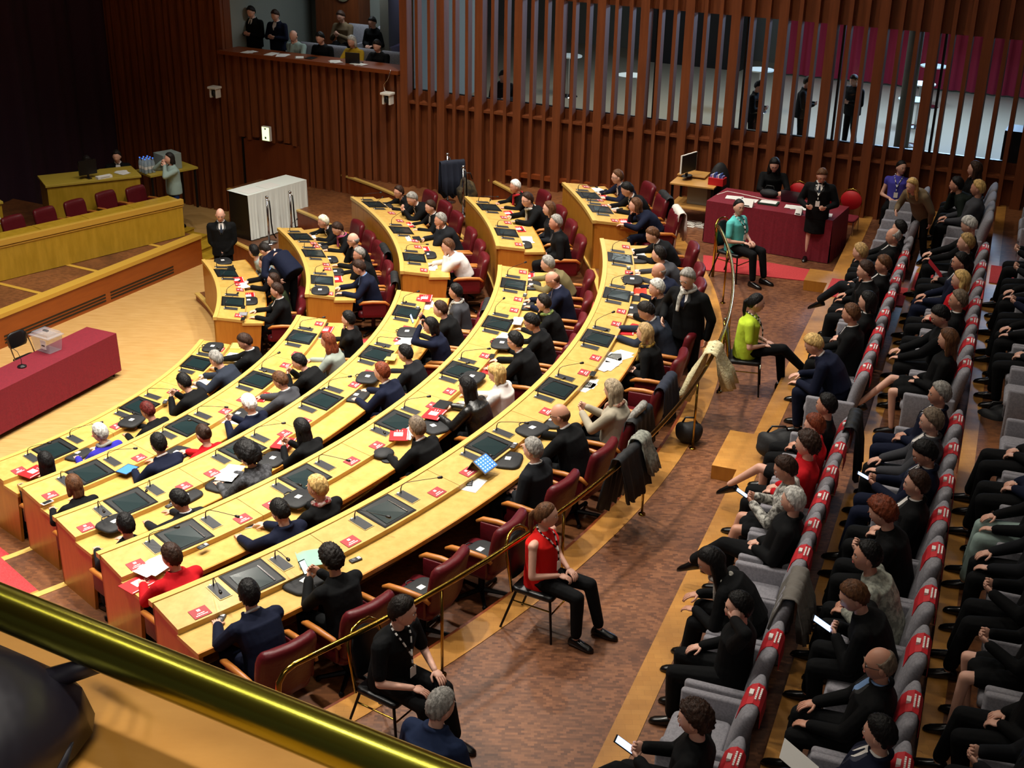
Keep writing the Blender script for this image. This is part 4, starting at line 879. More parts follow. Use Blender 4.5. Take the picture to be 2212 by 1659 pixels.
for ri,(nb,z,ts,nm) in enumerate([(-.95,.18,S1T,'front'),(.11,.45,S2T,'second'),(1.17,.72,S3T,'third')]):
    for k,t in enumerate(ts):
        lab='grey spectator seat, %s row, %s counted from the picture foot'%(nm,ordn(k) if k<14 else ['fifteen','sixteen','seventeen','eighteen','nineteen','twenty','twenty-one','twenty-two','twenty-three','twenty-four'][k-14])
        loc=sp(nb+.0-.33+.33-.02-.0,t,z); loc=sp(nb-.36,t,z)
        if first: seat0.location=loc; seat0.rotation_euler=(0,0,faceS); seat0['label']=lab; first=False
        else: 
            o=dup(seat0,loc,faceS,lab)
            if (ri==0 and k in(3,)) or t>19: 
                for c in list(o.children):
                    if c.name.startswith('name_band'): bpy.data.objects.remove(c)
# ------------------------------------------------ people
def nrm(v): v=np.asarray(v,float); return v/(np.linalg.norm(v)+1e-9)
TASK=[]   # (object, extra MB appended after remeshing, mats)
def organic(mb,name,mats,parent,voxel,smooth=4,extra=None,exm=None):
    me=mb.mesh(name,mats[:1]); o=bpy.data.objects.new(name,me); COL.objects.link(o); o.parent=parent
    r=o.modifiers.new('r','REMESH'); r.mode='VOXEL'; r.voxel_size=voxel; r.use_smooth_shade=True
    s=o.modifiers.new('s','SMOOTH'); s.iterations=smooth; s.factor=.5
    TASK.append((o,extra,mats)); return o
def finish_tasks():
    bpy.context.view_layer.update(); dg=bpy.context.evaluated_depsgraph_get()
    res=[]
    for o,ex,mats in TASK:
        res.append(bpy.data.meshes.new_from_object(o.evaluated_get(dg)))
    for (o,ex,mats),me in zip(TASK,res):
        o.modifiers.clear(); nm=o.data.name
        if ex is not None and ex.v:
            n=len(me.vertices); co=np.empty(n*3); me.vertices.foreach_get('co',co); co=co.reshape(-1,3)
            nf=len(me.polygons); ls=np.empty(len(me.loops),int); me.loops.foreach_get('vertex_index',ls)
            tot=np.empty(nf,int); me.polygons.foreach_get('loop_total',tot)
            v2=np.concatenate(ex.v); f2=ex.f
            l2=np.array([i+n for q in f2 for i in q]); t2=np.array([len(q) for q in f2])
            V=np.concatenate([co,v2]); Lp=np.concatenate([ls,l2]); T_=np.concatenate([tot,t2]); st=np.concatenate([[0],np.cumsum(T_)[:-1]])
            m2=bpy.data.meshes.new(nm); m2.vertices.add(len(V)); m2.vertices.foreach_set('co',V.ravel())
            m2.loops.add(len(Lp)); m2.loops.foreach_set('vertex_index',Lp)
            m2.polygons.add(len(T_)); m2.polygons.foreach_set('loop_start',st); m2.polygons.foreach_set('loop_total',T_)
            for m_ in mats: m2.materials.append(m_)
            m2.polygons.foreach_set('material_index',np.concatenate([np.zeros(nf,int),np.array(ex.m)]))
            m2.polygons.foreach_set('use_smooth',np.ones(len(T_),bool)); m2.update(calc_edges=True); m2.validate()
            bpy.data.meshes.remove(me); me=m2
        old=o.data; o.data=me; bpy.data.meshes.remove(old); me.name=nm
    TASK.clear()
def basis(fwd,upv):
    f=nrm(fwd); x=nrm(np.cross(f,upv)); u=np.cross(x,f); return np.stack([x,f,u],1)  # columns x,y,z
def head_dirs(nu,nv):
    D=[]
    for i in range(nv+1):
        p=-math.pi/2+math.pi*i/nv
        for j in range(nu): t=2*math.pi*j/nu; D.append((math.cos(p)*math.cos(t),math.cos(p)*math.sin(t),math.sin(p)))
    return np.array(D)
def grid_faces(nu,nv):
    return [(i*nu+j,i*nu+(j+1)%nu,(i+1)*nu+(j+1)%nu,(i+1)*nu+j) for i in range(nv) for j in range(nu)]
HD=head_dirs(30,24); HF=grid_faces(30,24); HD2=head_dirs(52,40); HF2=grid_faces(52,40)
def skull(D,fem=False):
    x,y,z=D[:,0],D[:,1],D[:,2]
    rx,ry,rz=.080,.102,.124
    lo=np.clip(-z,0,1)
    X=rx*x*(1-.30*lo**1.6); Y=ry*y; Z=rz*z
    Y=np.where((y<0),Y*(1-.42*np.clip(lo-.15,0,1)),Y*(1-.05*lo)+.012*lo)
    g=lambda a,b,c,s1,s2: np.exp(-((x-a)/s1)**2-((z-b)/s2)**2)*(y>0)
    Y=Y+.024*g(0,-.20,0,.13,.13)+.012*g(0,-.02,0,.09,.2)-.009*(g(.36,.06,0,.17,.11)+g(-.36,.06,0,.17,.11))+.005*(g(.3,.24,0,.3,.09)+g(-.3,.24,0,.3,.09))+.005*g(0,-.47,0,.3,.07)+.010*g(0,-.80,0,.35,.16)
    return np.stack([X,Y,Z],1)
def hand(b,w,d,nrml,side,curl=.5,sp_=1.0,mi=0):
    # palm plus four unequal fingers and a thumb leaving the side of the palm
    d=nrm(d); nrml=nrm(nrml-d*(np.asarray(nrml)@d)); x=np.cross(d,nrml)*side   # x towards thumb side
    R=np.stack([x,d,nrml],1)
    b.ell(w+d*.045,.040,.052,.016,mi,nu=10,nv=6,R=R)
    for k,(off,L,r) in enumerate(((.028,.072,.0088),(.009,.080,.0092),(-.010,.074,.0088),(-.028,.058,.0078))):
        p=w+d*.082+x*off; dir_=nrm(d+x*off*2.2*sp_); pts=[p-d*.012]; c=0
        pts.append(p)
        for q in(.45,.32,.23):
            c+=curl*(1.0 if q!=.45 else .7)+.06*k*curl; dd=nrm(dir_*math.cos(c)-nrml*math.sin(c)); pts.append(pts[-1]+dd*L*q)
        b.tube(pts,[r*1.05,r,r*.95,r*.88,r*.6],mi,seg=7)
    tb=w+d*.022+x*.028; t1=tb+nrm(x*.75+d*.55-nrml*.25)*.036; t2=t1+nrm(x*.25+d*.9-nrml*.35*(1+curl))*.03; t3=t2+nrm(d-nrml*.5)*.016
    b.tube([tb-x*.01,tb,t1,t2,t3],[.011,.012,.0105,.0095,.006],mi,seg=7)
def ik(S,W,l1,l2,pole):
    S=np.asarray(S,float);W=np.asarray(W,float);d=W-S;L=np.linalg.norm(d);
    if L>l1+l2-.01: W=S+d/L*(l1+l2-.01); L=l1+l2-.01; d=W-S
    d=d/L; a=(l1*l1-l2*l2+L*L)/(2*L); h=math.sqrt(max(l1*l1-a*a,0)); p=np.asarray(pole,float); p=nrm(p-d*(p@d)); return S+d*a+p*h,W
def ellring(c,ax,ay,n=20,p=1.0):
    t=np.arange(n)*2*math.pi/n; ct=np.cos(t);st=np.sin(t)
    return c+np.outer(np.sign(ct)*abs(ct)**p,ax)+np.outer(np.sign(st)*abs(st)**p,ay)
def build_person(loc,face,label,group=None,hair='short',hc='black',top='suit:black:white',pose='desk',fs=0.0,seat=.47,ex=None,q=1,height=1.0,
                 bottom='black',skin='fair',stand=False,yaw=0,pitch=None,desk=True,lanyard=False,sleeve=1.0):
    ex=ex or {}; rs=np.random.RandomState(abs(int(loc[0]*917+loc[1]*331))%99991)
    sc_=height*rs.uniform(.97,1.03)
    root=empty('person',loc,math.radians(face)-math.pi/2,label,'person',group); root.scale=(sc_,)*3
    vx={0:.019,1:.014,2:.010}[q]
    tp=top.split(':'); kind=tp[0]; tc=tp[1]; shirt=tp[2] if len(tp)>2 else None
    fem=hair in('long','bob','bun','ponytail','curlylong','afro','longbrown')
    W=.92 if fem else 1.0
    mir=-1 if rs.rand()<.5 else 1
    if 'mir' in ex: mir=ex['mir']
    # spine
    if stand: P=np.array([0,0,.93]); lean=ex.get('lean',.03)
    else: P=np.array([0,0,seat+.10]); lean=math.asin(max(-.35,min(.95,fs/.66)))
    hun=max(0,lean)*.35
    s1=np.array([0,math.sin(lean*.75),math.cos(lean*.75)]); mid=P+s1*.24; s2=np.array([0,math.sin(lean+hun),math.cos(lean+hun)]); Nk=mid+s2*.215
    # head
    if pitch is None: pitch={'write':.45,'lean':.5,'phone':.4,'chin':.12,'lap':.05,'desk':.15}.get(pose,.1)+rs.uniform(-.05,.1)
    yaw=math.radians(ex.get('y',yaw if yaw else rs.uniform(-18,18)))
    hf=np.array([-math.sin(yaw)*math.cos(pitch),math.cos(yaw)*math.cos(pitch),-math.sin(pitch)])
    HB=basis(hf,(0,0,1.)); nd=nrm(s2*.6+np.array([0,.0,.5])); Hc=Nk+nd*.088+HB[:,2]*.082+HB[:,1]*.022
    # shoulders, hips
    sw=.195*W; SL=Nk-s2*.072
    S={1:SL+np.array([sw,0,0]),-1:SL-np.array([sw,0,0])}
    gz=.775 if desk else .70
    y0=.47+max(0,fs)*.35
    f=pose.lstrip('x')
    T={}
    if stand:
        T={1:np.array([.24,.06,.80]),-1:np.array([-.24,.06,.80])}
        if f=='photo' : T={1:Hc+(.10,.20,-.08),-1:Hc+(-.09,.22,-.12)}
        if f=='phone' : T={1:np.array([.08,.30,1.08]),-1:np.array([-.08,.30,1.08])}
        if f=='clasp' : T={1:np.array([.05,.17,.84]),-1:np.array([-.05,.19,.86])}
        if f=='read' : T={1:np.array([.17,.32,1.02]),-1:np.array([-.15,.32,1.02])}
        if f=='bend': T={1:np.array([.16,.55,.95]),-1:np.array([-.2,.1,.75])}
        if f=='gest': T={1:np.array([.26,.22,1.0]),-1:np.array([-.25,.05,.80])}
    elif desk:
        T={'write':{1:(.11,y0+.05,gz),-1:(-.17,y0,gz)},'desk':{1:(.17,y0+.02,gz),-1:(-.15,y0,gz)},'lean':{1:(.16,y0+.12,gz),-1:(-.16,y0+.08,gz)},
           'phone':{1:(.06,y0-.03,gz+.11),-1:(-.05,y0-.03,gz+.09)},'lap':{1:(.07,.30,.66),-1:(-.07,.28,.66)},'photo':{1:(.06,.40,Hc[2]+.10),-1:(-.10,.38,Hc[2]+.02)}}.get(f)
        if f=='chin': T={mir:Hc+HB[:,1]*.075-HB[:,2]*.10+HB[:,0]*.035*mir,-mir:(-.15*mir,y0,gz)}
    else:
        T={'lap':{1:(.07,.28+fs*.3,.665),-1:(-.06,.30+fs*.3,.665)},'phone':{1:(.06,.38,.80),-1:(-.06,.38,.79)},'lean':{1:(.10,.52,.66),-1:(-.10,.50,.64)}}.get(f)
        if f=='knees': T={1:(.13,.40,.655),-1:(-.13,.40,.655)}
        if f=='chin': T={mir:Hc+HB[:,1]*.075-HB[:,2]*.10+HB[:,0]*.035*mir,-mir:(-.10*mir,.32,.66)}
        if f=='temple': T={-1:Hc+HB[:,1]*.05-HB[:,0]*.10+HB[:,2]*.01,1:(.12,.34,.66)}
    T={k:np.asarray(v,float) for k,v in T.items()}
    arms={}
    for s_ in(1,-1):
        w0=T[s_]-nrm(T[s_]-S[s_])*.0; tgt=T[s_].copy()
        dvec=nrm(tgt-S[s_]); pole=(.55*s_,-.25,-.8)
        wr=tgt-nrm(np.array([ -s_*.12,.9,-.0]) if f not in('chin','temple') or abs(tgt[2]-gz)<.05 else np.array([0,.15,1]))*.06
        E_,Wr=ik(S[s_],wr,.285,.255,pole)
        if desk and not stand and abs(tgt[2]-gz)<.02: E_[2]=max(E_[2],.745)
        arms[s_]=(S[s_],E_,Wr)
    # legs
    legs={}
    for s_ in(1,-1):
        H_=P+np.array([.085*s_*W,0,-.02])
        if stand: K=np.array([.10*s_,.02,.49]);A=np.array([.11*s_,-.03+(.05*s_),.09])
        else:
            K=np.array([.13*s_,.44,seat+.055]);A=np.array([.13*s_,.42+rs.uniform(-.05,.14),.095])
            if pose.startswith('x') and s_==mir: K=np.array([.02*s_,.47,seat+.15]);A=np.array([-.10*s_,.78,.30])
        legs[s_]=(H_,K,A)
    # ---- body (one skinned surface) ; head and hands added at finer resolution
    b=MB(); b.cap(mid,Nk,.10*W,.06,seg=10); b.cap(P,mid,.12*W,.105*W); b.cap(Nk-s2*.03,Hc-HB[:,2]*.05-HB[:,1]*.015,.056*W,.052*W)
    b.cap(S[1],S[-1],.05,.05)
    for s_ in(1,-1):
        A_=arms[s_]; b.cap(A_[0],A_[1],.046*W,.038*W); b.cap(A_[1],A_[2],.038*W,.026*W)
        L_=legs[s_]; b.cap(L_[0],L_[1],.075*W,.052*W); b.cap(L_[1],L_[2],.052*W,.036*W)
    ex_=MB()
    V=skull(HD,fem)@HB.T+Hc; ex_.add(V,HF,0)
    for s_ in(1,-1):
        ex_.ell(Hc+HB@np.array([.079*s_,-.004,-.012]),.010,.020,.031,0,R=HB,nu=8,nv=6)
        if q>=1:
            ex_.ell(Hc+HB@np.array([.029*s_,.088,.008]),.0135,.008,.0065,1,R=HB,nu=8,nv=5); ex_.ell(Hc+HB@np.array([.029*s_,.0945,.008]),.0058,.003,.0058,2,R=HB,nu=7,nv=5)
            ex_.ell(Hc+HB@np.array([.030*s_,.100,.029]),.018,.005,.0035,3,R=HB,nu=8,nv=4)
    ex_.ell(Hc+HB@np.array([0,.101,-.056]),.023,.007,.0065,4,R=HB,nu=9,nv=5)
    for s_ in(1,-1):
        A_=arms[s_]; d=nrm(A_[2]-A_[1]); up_=np.array([0,0,1.]) if abs(d[2])<.8 else np.array([0,-1,0.])
        if f in('chin','temple') and abs(T[s_][2]-Hc[2])<.2: hd=nrm((Hc+HB[:,1]*(.06 if f=='chin' else .0)-A_[2])); hand(ex_,A_[2],nrm(hd*.5+np.array([0,0,.6])),nrm(A_[2]-Hc),s_,.9)
        elif f=='clasp' : hand(ex_,A_[2],nrm(np.array([-s_,.3,-.2])),(0,1,0),-s_,.6)
        elif f in('phone','read','photo'): hand(ex_,A_[2],nrm(d+np.array([-s_*.3,.3,.25])),nrm(np.array([s_*.8,.2,-.5])),s_*-1 if False else s_,.75)
        elif stand: hand(ex_,A_[2],nrm(d+np.array([0,.1,-.3])),(s_,0,.1),s_,.45)
        else: hand(ex_,A_[2],nrm(np.array([-s_*.35,.9,-.05 if desk else -.2])),up_,-s_,.35 if f!='lap' else .6)
    sm=m_skin[skin]; body=organic(b,'body',[sm,m_eye,m_iris,m_hair(hc),m_lip],root,max(vx,.012),3,ex_)
    # ---- hair
    D=HD2 if q>=1 else HD; HFF=HF2 if q>=1 else HF; x,y,z=D[:,0],D[:,1],D[:,2]; base=skull(D)
    cover=np.clip((z*1.15-y*1.0+.06)/.28,0,1)          # 1 over crown and back
    cover=np.maximum(cover,np.clip((-y-.22)/.25,0,1)*np.clip((z+.62)/.2,0,1)); cover*=np.clip((z+.72)/.2,0,1)
    nz=np.sin(D@np.array([31,17,23])+rs.rand()*6)*np.sin(D@np.array([-19,29,13])+rs.rand()*6); n2=np.sin(x*47+3*np.sin(z*9)+rs.rand()*6)*np.sin(y*13+z*21+rs.rand()*6); nz=nz*.6+n2*.6; cover=np.clip(cover+.25*n2*(cover>.02)*(cover<.98),0,1)
    th_=.014+.005*nz; hs=hair
    if hs=='bald': cover=cover*np.clip((.28-z)/.12,0,1); th_=.005+.001*nz
    elif hs=='balding': cover=cover*np.clip((.50-z+.5*np.clip(-y,0,1))/.15,0,1); th_=.009+.003*nz
    elif hs=='curly': th_=.030+.014*nz
    elif hs=='afro': th_=.065+.014*nz; cover=np.clip(cover*1.3,0,1)
    elif hs in('bob','long','longbrown','curlylong'): th_=.020+.005*nz; cover=np.maximum(cover,np.clip((.25-abs(y))/.2,0,1)*(abs(x)>.6))
    elif hs in('bun','ponytail'): th_=.010+.002*nz
    else: th_=.014+.006*nz+.008*np.clip(z,0,1)
    nlen=np.linalg.norm(base,axis=1)[:,None]
    hv=base*(1+((th_*cover-.012*(1-cover))[:,None]/nlen)); hv=hv*(1,1,1)
    hv[:,1]-=.003
    hb=MB(); hb.add(hv@HB.T+Hc,HFF,0)
    down=nrm(np.array([0,-.12,-1.])*1.0-s2*.25)
    bk=Hc-HB[:,1]*.055
    if hs in('bob','curlylong','long','longbrown','ponytail','bun'):
        hb2=MB(); hb2.add(hv@HB.T+Hc,HFF,0)
        L={'bob':.13,'long':.30,'longbrown':.27,'curlylong':.25}.get(hs,0)
        if L:
            for s_ in(-1,-.5,0,.5,1):
                p=Hc+HB@np.array([.070*s_,-.045-.03*(1-s_*s_)+(.03 if abs(s_)==1 else 0),-.01]); e=p+down*L*(1 if abs(s_)<1 else .85)+np.array([.012*s_,-.015 if abs(s_)<1 else 0,0])
                r=.034 if hs!='curlylong' else .05; hb2.tube([p,p*.5+e*.5+rs.uniform(-.008,.008,3),e],[.036,r,r*.6],seg=9)
        if hs=='ponytail':
            p=Hc+HB@np.array([0,-.105,.03]); hb2.tube([p+HB[:,1]*.02,p,p-HB[:,1]*.03+down*.04,p+down*.16-HB[:,1]*.02,p+down*.27],[.02,.022,.028,.026,.008],seg=10)
        if hs=='bun': hb2.ell(Hc+HB@np.array([0,-.115,.02]),.04,.032,.04,nu=12,nv=8)
        organic(hb2,'hair',[m_hair(hc)],root,max(.010,vx*.8),2)
    else: hb.build('hair',m_hair(hc),root,smooth=True)
    # ---- jacket or top
    cl=m_cloth(tc,kind); sl=sleeve; bulky=1.0 if kind in('suit','shirt') else .93
    X=np.array([1,0,0.])
    def sec(c,d,w,t): ay=np.cross(X,d)*-1; ay=ay if ay[1]>0 else -ay; return (c,X*w*W*bulky,nrm(ay)*t*bulky)
    hipz=P-s1*.10 if not stand else P-s1*(.16 if kind=='suit' else .06)
    secs=[sec(hipz,s1,.20,.165),sec(P+s1*.02,s1,.198,.165),sec(P+s1*.14,s1,.188,.155),sec(mid,s1*.5+s2*.5,.198,.152),sec(mid+s2*.12,s2,.212,.15),sec(Nk-s2*.08,s2,.215,.128),sec(Nk-s2*.03,s2,.155,.10),sec(Nk+s2*.022,s2,.085,.072)]
    if not stand: secs=secs[1:] if fs>.3 else secs
    jb=MB(); jb.loft([ellring(c,ax,ay,20,.85) for c,ax,ay in secs])
    shr=.074 if sl>.05 else .056; jb.cap(S[1]*.96+SL*.04,S[-1]*.96+SL*.04,shr*W*bulky,shr*W*bulky)
    if kind=='suit': jb.tube([Nk+s2*.018+np.array([.078*math.cos(t),.07*math.sin(t)*(1 if math.sin(t)<0 else 1.15),0])+s2*(-.016*math.sin(t)) for t in np.linspace(math.pi*.75,math.pi*2.25,14)],.020,seg=8)
    if sl>.05:
        for s_ in(1,-1):
            A_=arms[s_]; k=min(1,sl*2)
            jb.cap(A_[0],A_[0]*(1-k)+A_[1]*k,.076*W*bulky,.062*W*bulky)
            if sl>.5: 
                k2=(sl-.5)*2*.97; jb.cap(A_[1],A_[1]*(1-k2)+A_[2]*k2,.060*W*bulky,.046*W)
    organic(jb,'jacket' if kind=='suit' else ('shirt' if kind=='shirt' else 'top'),[cl],root,vx,2)
    # shirt collar, shirt front and tie
    if shirt:
        ms=m_cloth(shirt,'shirt') if shirt in CC else m_white
        cb=MB(); cc=Nk+s2*.028; ax=X*.062*W; ay=nrm(np.cross(X,s2)); ay=ay if ay[1]>0 else -ay; ay=ay*.062
        cb.tube([cc+math.cos(t)*ax+math.sin(t)*ay-s2*.012*math.sin(t) for t in np.linspace(-math.pi*1.40,math.pi*.40,16)],[.013]*16,seg=7)
        def surf(v,wf,off=.010):
            i=v*(len(secs)-1); i0=min(int(i),len(secs)-2); tt=i-i0; c=secs[i0][0]*(1-tt)+secs[i0+1][0]*tt; axx=secs[i0][1]*(1-tt)+secs[i0+1][1]*tt; ayy=secs[i0][2]*(1-tt)+secs[i0+1][2]*tt
            return c+axx*wf+ayy*(abs(1-wf*wf)**.5)*1.0+nrm(ayy)*off
        vv=np.linspace(.5,.97,8); G=[]
        for v_ in vv:
            ww=.04+.36*(v_-.5)/.47
            G+= [surf(v_,u_*ww,.003) for u_ in(-1,-.5,0,.5,1)]
        G=np.array(G); n5=len(vv); off=G-np.array([0,.006,0]); fcs=[(i*5+j,i*5+j+1,(i+1)*5+j+1,(i+1)*5+j) for i in range(n5-1) for j in range(4)]
        cb.add(G,fcs); cb.build('shirt_front',ms,root,smooth=True)
        if kind=='suit' and q>=1:
            lb_=MB()
            for s_ in(1,-1):
                G=[]
                for v_ in np.linspace(.46,.95,8):
                    ww=.04+.36*max(0,v_-.5)/.47; lw=.05+.22*math.sin(min(1,(v_-.46)/.42)*math.pi*.75)
                    for k_ in(0,.5,1): p_=surf(v_,s_*min(.93,ww+lw*k_),.007 if k_<1 else .001); G.append(p_)
                lb_.add(np.array(G),[(i*3+j,i*3+j+1,(i+1)*3+j+1,(i+1)*3+j) if s_>0 else (i*3+j,(i+1)*3+j,(i+1)*3+j+1,i*3+j+1) for i in range(7) for j in range(2)])
            lb_.build('lapels',mat('lapel_'+tc,tuple(min(1,c*1.7+.004) for c in srgb(CC[tc])[:3]),.6),root,smooth=True)
        if (not fem and shirt!='blue' and rs.rand()<.6) or ex.get('tie'):
            tb=MB(); tv=np.linspace(.5,.93,7); rr=[]
            for i_,v_ in enumerate(tv):
                ww=.13-.07*i_/6; c0=surf(v_,0,.009); l=surf(v_,-ww,.007); r_=surf(v_,ww,.007); rr+=[l,c0,r_]
            tb.add(np.array(rr),[(i*3+j,i*3+j+1,(i+1)*3+j+1,(i+1)*3+j) for i in range(6) for j in range(2)]); tb.build('tie',m_cloth(rs.choice(['black','navy','charcoal','slate']),'tie'),root,smooth=True)
        if kind=='suit':
            for s_ in(1,-1):
                A_=arms[s_]; d=nrm(A_[2]-A_[1]); fb=MB(); fb.cap(A_[2]-d*.016,A_[2]+d*.004,.034*W,.032*W,seg=9); fb.build('cuff',ms,root,smooth=True)
    if lanyard:
        lb=MB(); c0=Nk+s2*.03; fz=secs[4][0]+secs[4][2]*1.12
        pth=[c0+np.array([.0,-.065,.012]),c0+np.array([.065,-.01,.012]),c0+np.array([.072,.05,-.03]),c0*.45+fz*.55+np.array([.05,.02,0]),fz+np.array([0,.012,-.06]),fz+np.array([0,.02,-.16])]
        pth2=[c0+np.array([.0,-.065,.012]),c0+np.array([-.065,-.01,.012]),c0+np.array([-.072,.05,-.03]),c0*.45+fz*.55+np.array([-.05,.02,0]),fz+np.array([0,.012,-.06])]
        for pp in(pth,pth2):
            pp=np.array(pp); den=[]
            for i in range(len(pp)-1):
                for t in np.linspace(0,1,6,endpoint=False): den.append(pp[i]*(1-t)+pp[i+1]*t)
            den.append(pp[-1])
            for i in range(len(den)-1): lb.tube([den[i],den[i+1]],.008,i%4//2,seg=5)
        e_=den[-1] if False else fz+np.array([0,.022,-.20]); lb.box(e_[0]-.035,e_[0]+.035,e_[1]-.002,e_[1]+.002,e_[2]-.05,e_[2]+.045,1)
        lb.build('lanyard',[m_black,m_white],root)
    if ex.get('scarf'):
        scm={'gold':'a8842e','darkred':'6a1420','green':'4a5a28','white':'c9c6bd','whitered':'c8c0b8','grey':'8a8880','rose':'a0486a','red':'b01824'}[ex['scarf']]
        m_=mat('scarf_'+ex['scarf'],scm,.85,kind='noise',col2={'gold':'3a2a10','green':'8a9a50','whitered':'8a1a20','white':'8a8880','darkred':'c8a080'}.get(ex['scarf'],scm),scale=25,bump=.4)
        sb=MB(); cc=Nk+s2*.015; sb.tube([cc+np.array([.082*W*math.cos(t),.078*math.sin(t),.01*math.sin(3*t)-.02*math.sin(t)]) for t in np.linspace(0,2*math.pi,18)],[.026+.004*math.sin(i*2) for i in range(18)],seg=9)
        fz=secs[4][0]+secs[4][2]*1.05; sb.tube([cc+np.array([.04,.07,-.01]),cc*.4+fz*.6+np.array([.05,.03,0]),fz+np.array([.05,.02,-.12])],[.028,.03,.024],seg=8)
        organic(sb,'scarf',[m_],root,max(.011,vx*.8),2)
    if ex.get('glasses'):
        gb=MB()
        for s_ in(1,-1):
            gb.tube([Hc+HB@np.array([.031*s_+.021*math.cos(t),.099-.004*abs(math.cos(t)),.008+.015*math.sin(t)]) for t in np.linspace(0,2*math.pi,13)],.0022,seg=5)
            gb.tube([Hc+HB@np.array([.052*s_,.095,.012]),Hc+HB@np.array([.077*s_,.04,.010]),Hc+HB@np.array([.080*s_,-.01,.004])],.0024,seg=5)
        gb.tube([Hc+HB@np.array([-.010,.101,.010]),Hc+HB@np.array([.010,.101,.010])],.0022,seg=5)
        gb.build('glasses',m_black,root)
    # ---- trousers or skirt, shoes
    mb_=m_cloth(bottom,'trousers'); tb=MB()
    tb.loft([ellring(P+np.array([0,0,.07]),X*.165*W,np.array([0,.125,0]),18,.9),ellring(P,X*.18*W,np.array([0,.135,0]),18,.9),ellring(P-np.array([0,0,.07]),X*.165*W,np.array([0,.12,0]),18,.9)])
    skirt=ex.get('skirt')
    for s_ in(1,-1):
        H_,K,A=legs[s_]
        if skirt: K2=H_*.25+K*.75; tb.cap(H_,K2,.10*W,.082*W)
        else:
            A2=A+(K-A)*.10*ex.get('crop',1); tb.cap(H_,K,.098*W,.074*W); tb.cap(K,A2,.073*W,.058*W)
    if skirt and not stand: tb.cap(P*.4+legs[1][1]*.3+legs[-1][1]*.3,legs[1][1]*.4+legs[-1][1]*.4+P*.2,.09,.09)
    if skirt and stand: tb.loft([ellring(P+np.array([0,0,.1]),X*.155,np.array([0,.12,0])),ellring(P-np.array([0,0,.1]),X*.19,np.array([0,.15,0])),ellring(P-np.array([0,0,.42]),X*.20,np.array([0,.16,0]))])
    organic(tb,'skirt' if skirt else 'trousers',[mb_],root,vx,2)
    for s_ in(1,-1):
        H_,K,A=legs[s_]; sh=MB(); fd=np.array([.08*s_,1,0.]) ; fd=nrm(fd); dn=0
        if pose.startswith('x') and s_==mir and not stand: fd=nrm(np.array([-.1*s_,.8,-.35]))
        u=np.array([0,0,1.]); u=nrm(u-fd*(u@fd)); sd=np.cross(fd,u)
        c=A-u*.055
        rings=[]
        for q_,w_,h_ in((-.075,.022,.030),(-.06,.036,.044),(0,.036,.048),(.08,.042,.034),(.14,.040,.026),(.175,.028,.018),(.188,.010,.008)):
            cc=c+fd*q_-u*(.038-h_)*1.0; rings.append(ellring(cc,sd*w_,u*h_,10,.8))
        sh.loft(rings); sh.build('shoe',m_shoe,root,smooth=True)
        ab=MB()
    return root,dict(H=Hc,HB=HB,N=Nk,arms=arms,P=P,s2=s2)
m_shoe=mat('black_shoe','0b0a0a',.25)
INFO={}
SK=['fair','fair','mid','fair','mid']
for j,t in enumerate(PEOPLE):
    ctx,x,y,z,face,fs,hair,hc,top,pose,lab,ex=t
    desk=ctx[0] in 'LU'
    dist=math.hypot(x,y); q=2 if dist<9.5 else (1 if dist<17 else 0)
    if not desk and pose=='desk': pose='lap'
    P_=pose if pose!='xlean' else 'xlean'
    if pose=='xlean': fs=max(fs,.3); P_='xlap'
    if pose=='photo': P_='photo'
    tt=top.split(':')
    bot={'suit':tt[1] if tt[1] in('navy','slate','charcoal') else 'black'}.get(tt[0],'black')
    if tt[1]=='floral': bot='black'
    if j in(57,): bot='jeans'
    if ctx[0]=='S' and pose in('lap',) and j%3==0: P_='knees'
    r,i_=build_person((x,y,z),face,lab,None,hair,hc,top,P_,fs,ex=ex,q=q,bottom=bot,skin=SK[j%5] if not lab.startswith('pale') else 'fair',desk=desk)
    INFO[lab]=(r,i_)
# third spectator row: mostly knees, hands and shoes show at the right edge
ts3=[6.4,7.1,7.8,8.5,9.2,9.9,10.6,11.3,12.0,14.7,15.4,16.1,16.8,17.5,18.2]
desc=['in black holding a stapled white document, cut off by the right edge','in black handling a small camera, second from the lower right corner','in a dark suit with a burgundy tie, cut off by the right edge','in a dark skirt holding a remote, with bare knees','in black holding a black phone level','in dark trousers with a polished shoe stretched out','in light grey trousers with hands on the thigh','in a dark coat, knees in shadow','in black resting one pale hand','in black beside the empty grey seat arm','in black with hands spread on the lap','in dark clothes holding a yellow and red leaflet','in dark navy trousers','with a pink and white programme on the lap','in dark clothes with open white sheets']
for k,t in enumerate(ts3):
    x,y,z=sp(1.17-.32,t,.72); fem=k in(3,)
    q=2 if math.hypot(x,y)<9.5 else (1 if math.hypot(x,y)<17 else 0)
    build_person((x,y,z),math.degrees(math.atan2(-N_[1],-N_[0])),'third-row spectator '+desc[k],None,'bob' if fem else 'short',['black','brown','dark','grey'][k%4],('knit:black' if fem else 'suit:'+['black','charcoal','black','navy'][k%4]+':white'),['phone','phone','lap','phone','phone','knees','knees','lap','lap','lap','knees','phone','knees','phone','phone'][k],-.15,ex={'skirt':1} if fem else {},q=q,bottom=('beige' if False else ('grey' if k!=6 else 'shirtgrey')) if k in(6,) else 'black',desk=False)
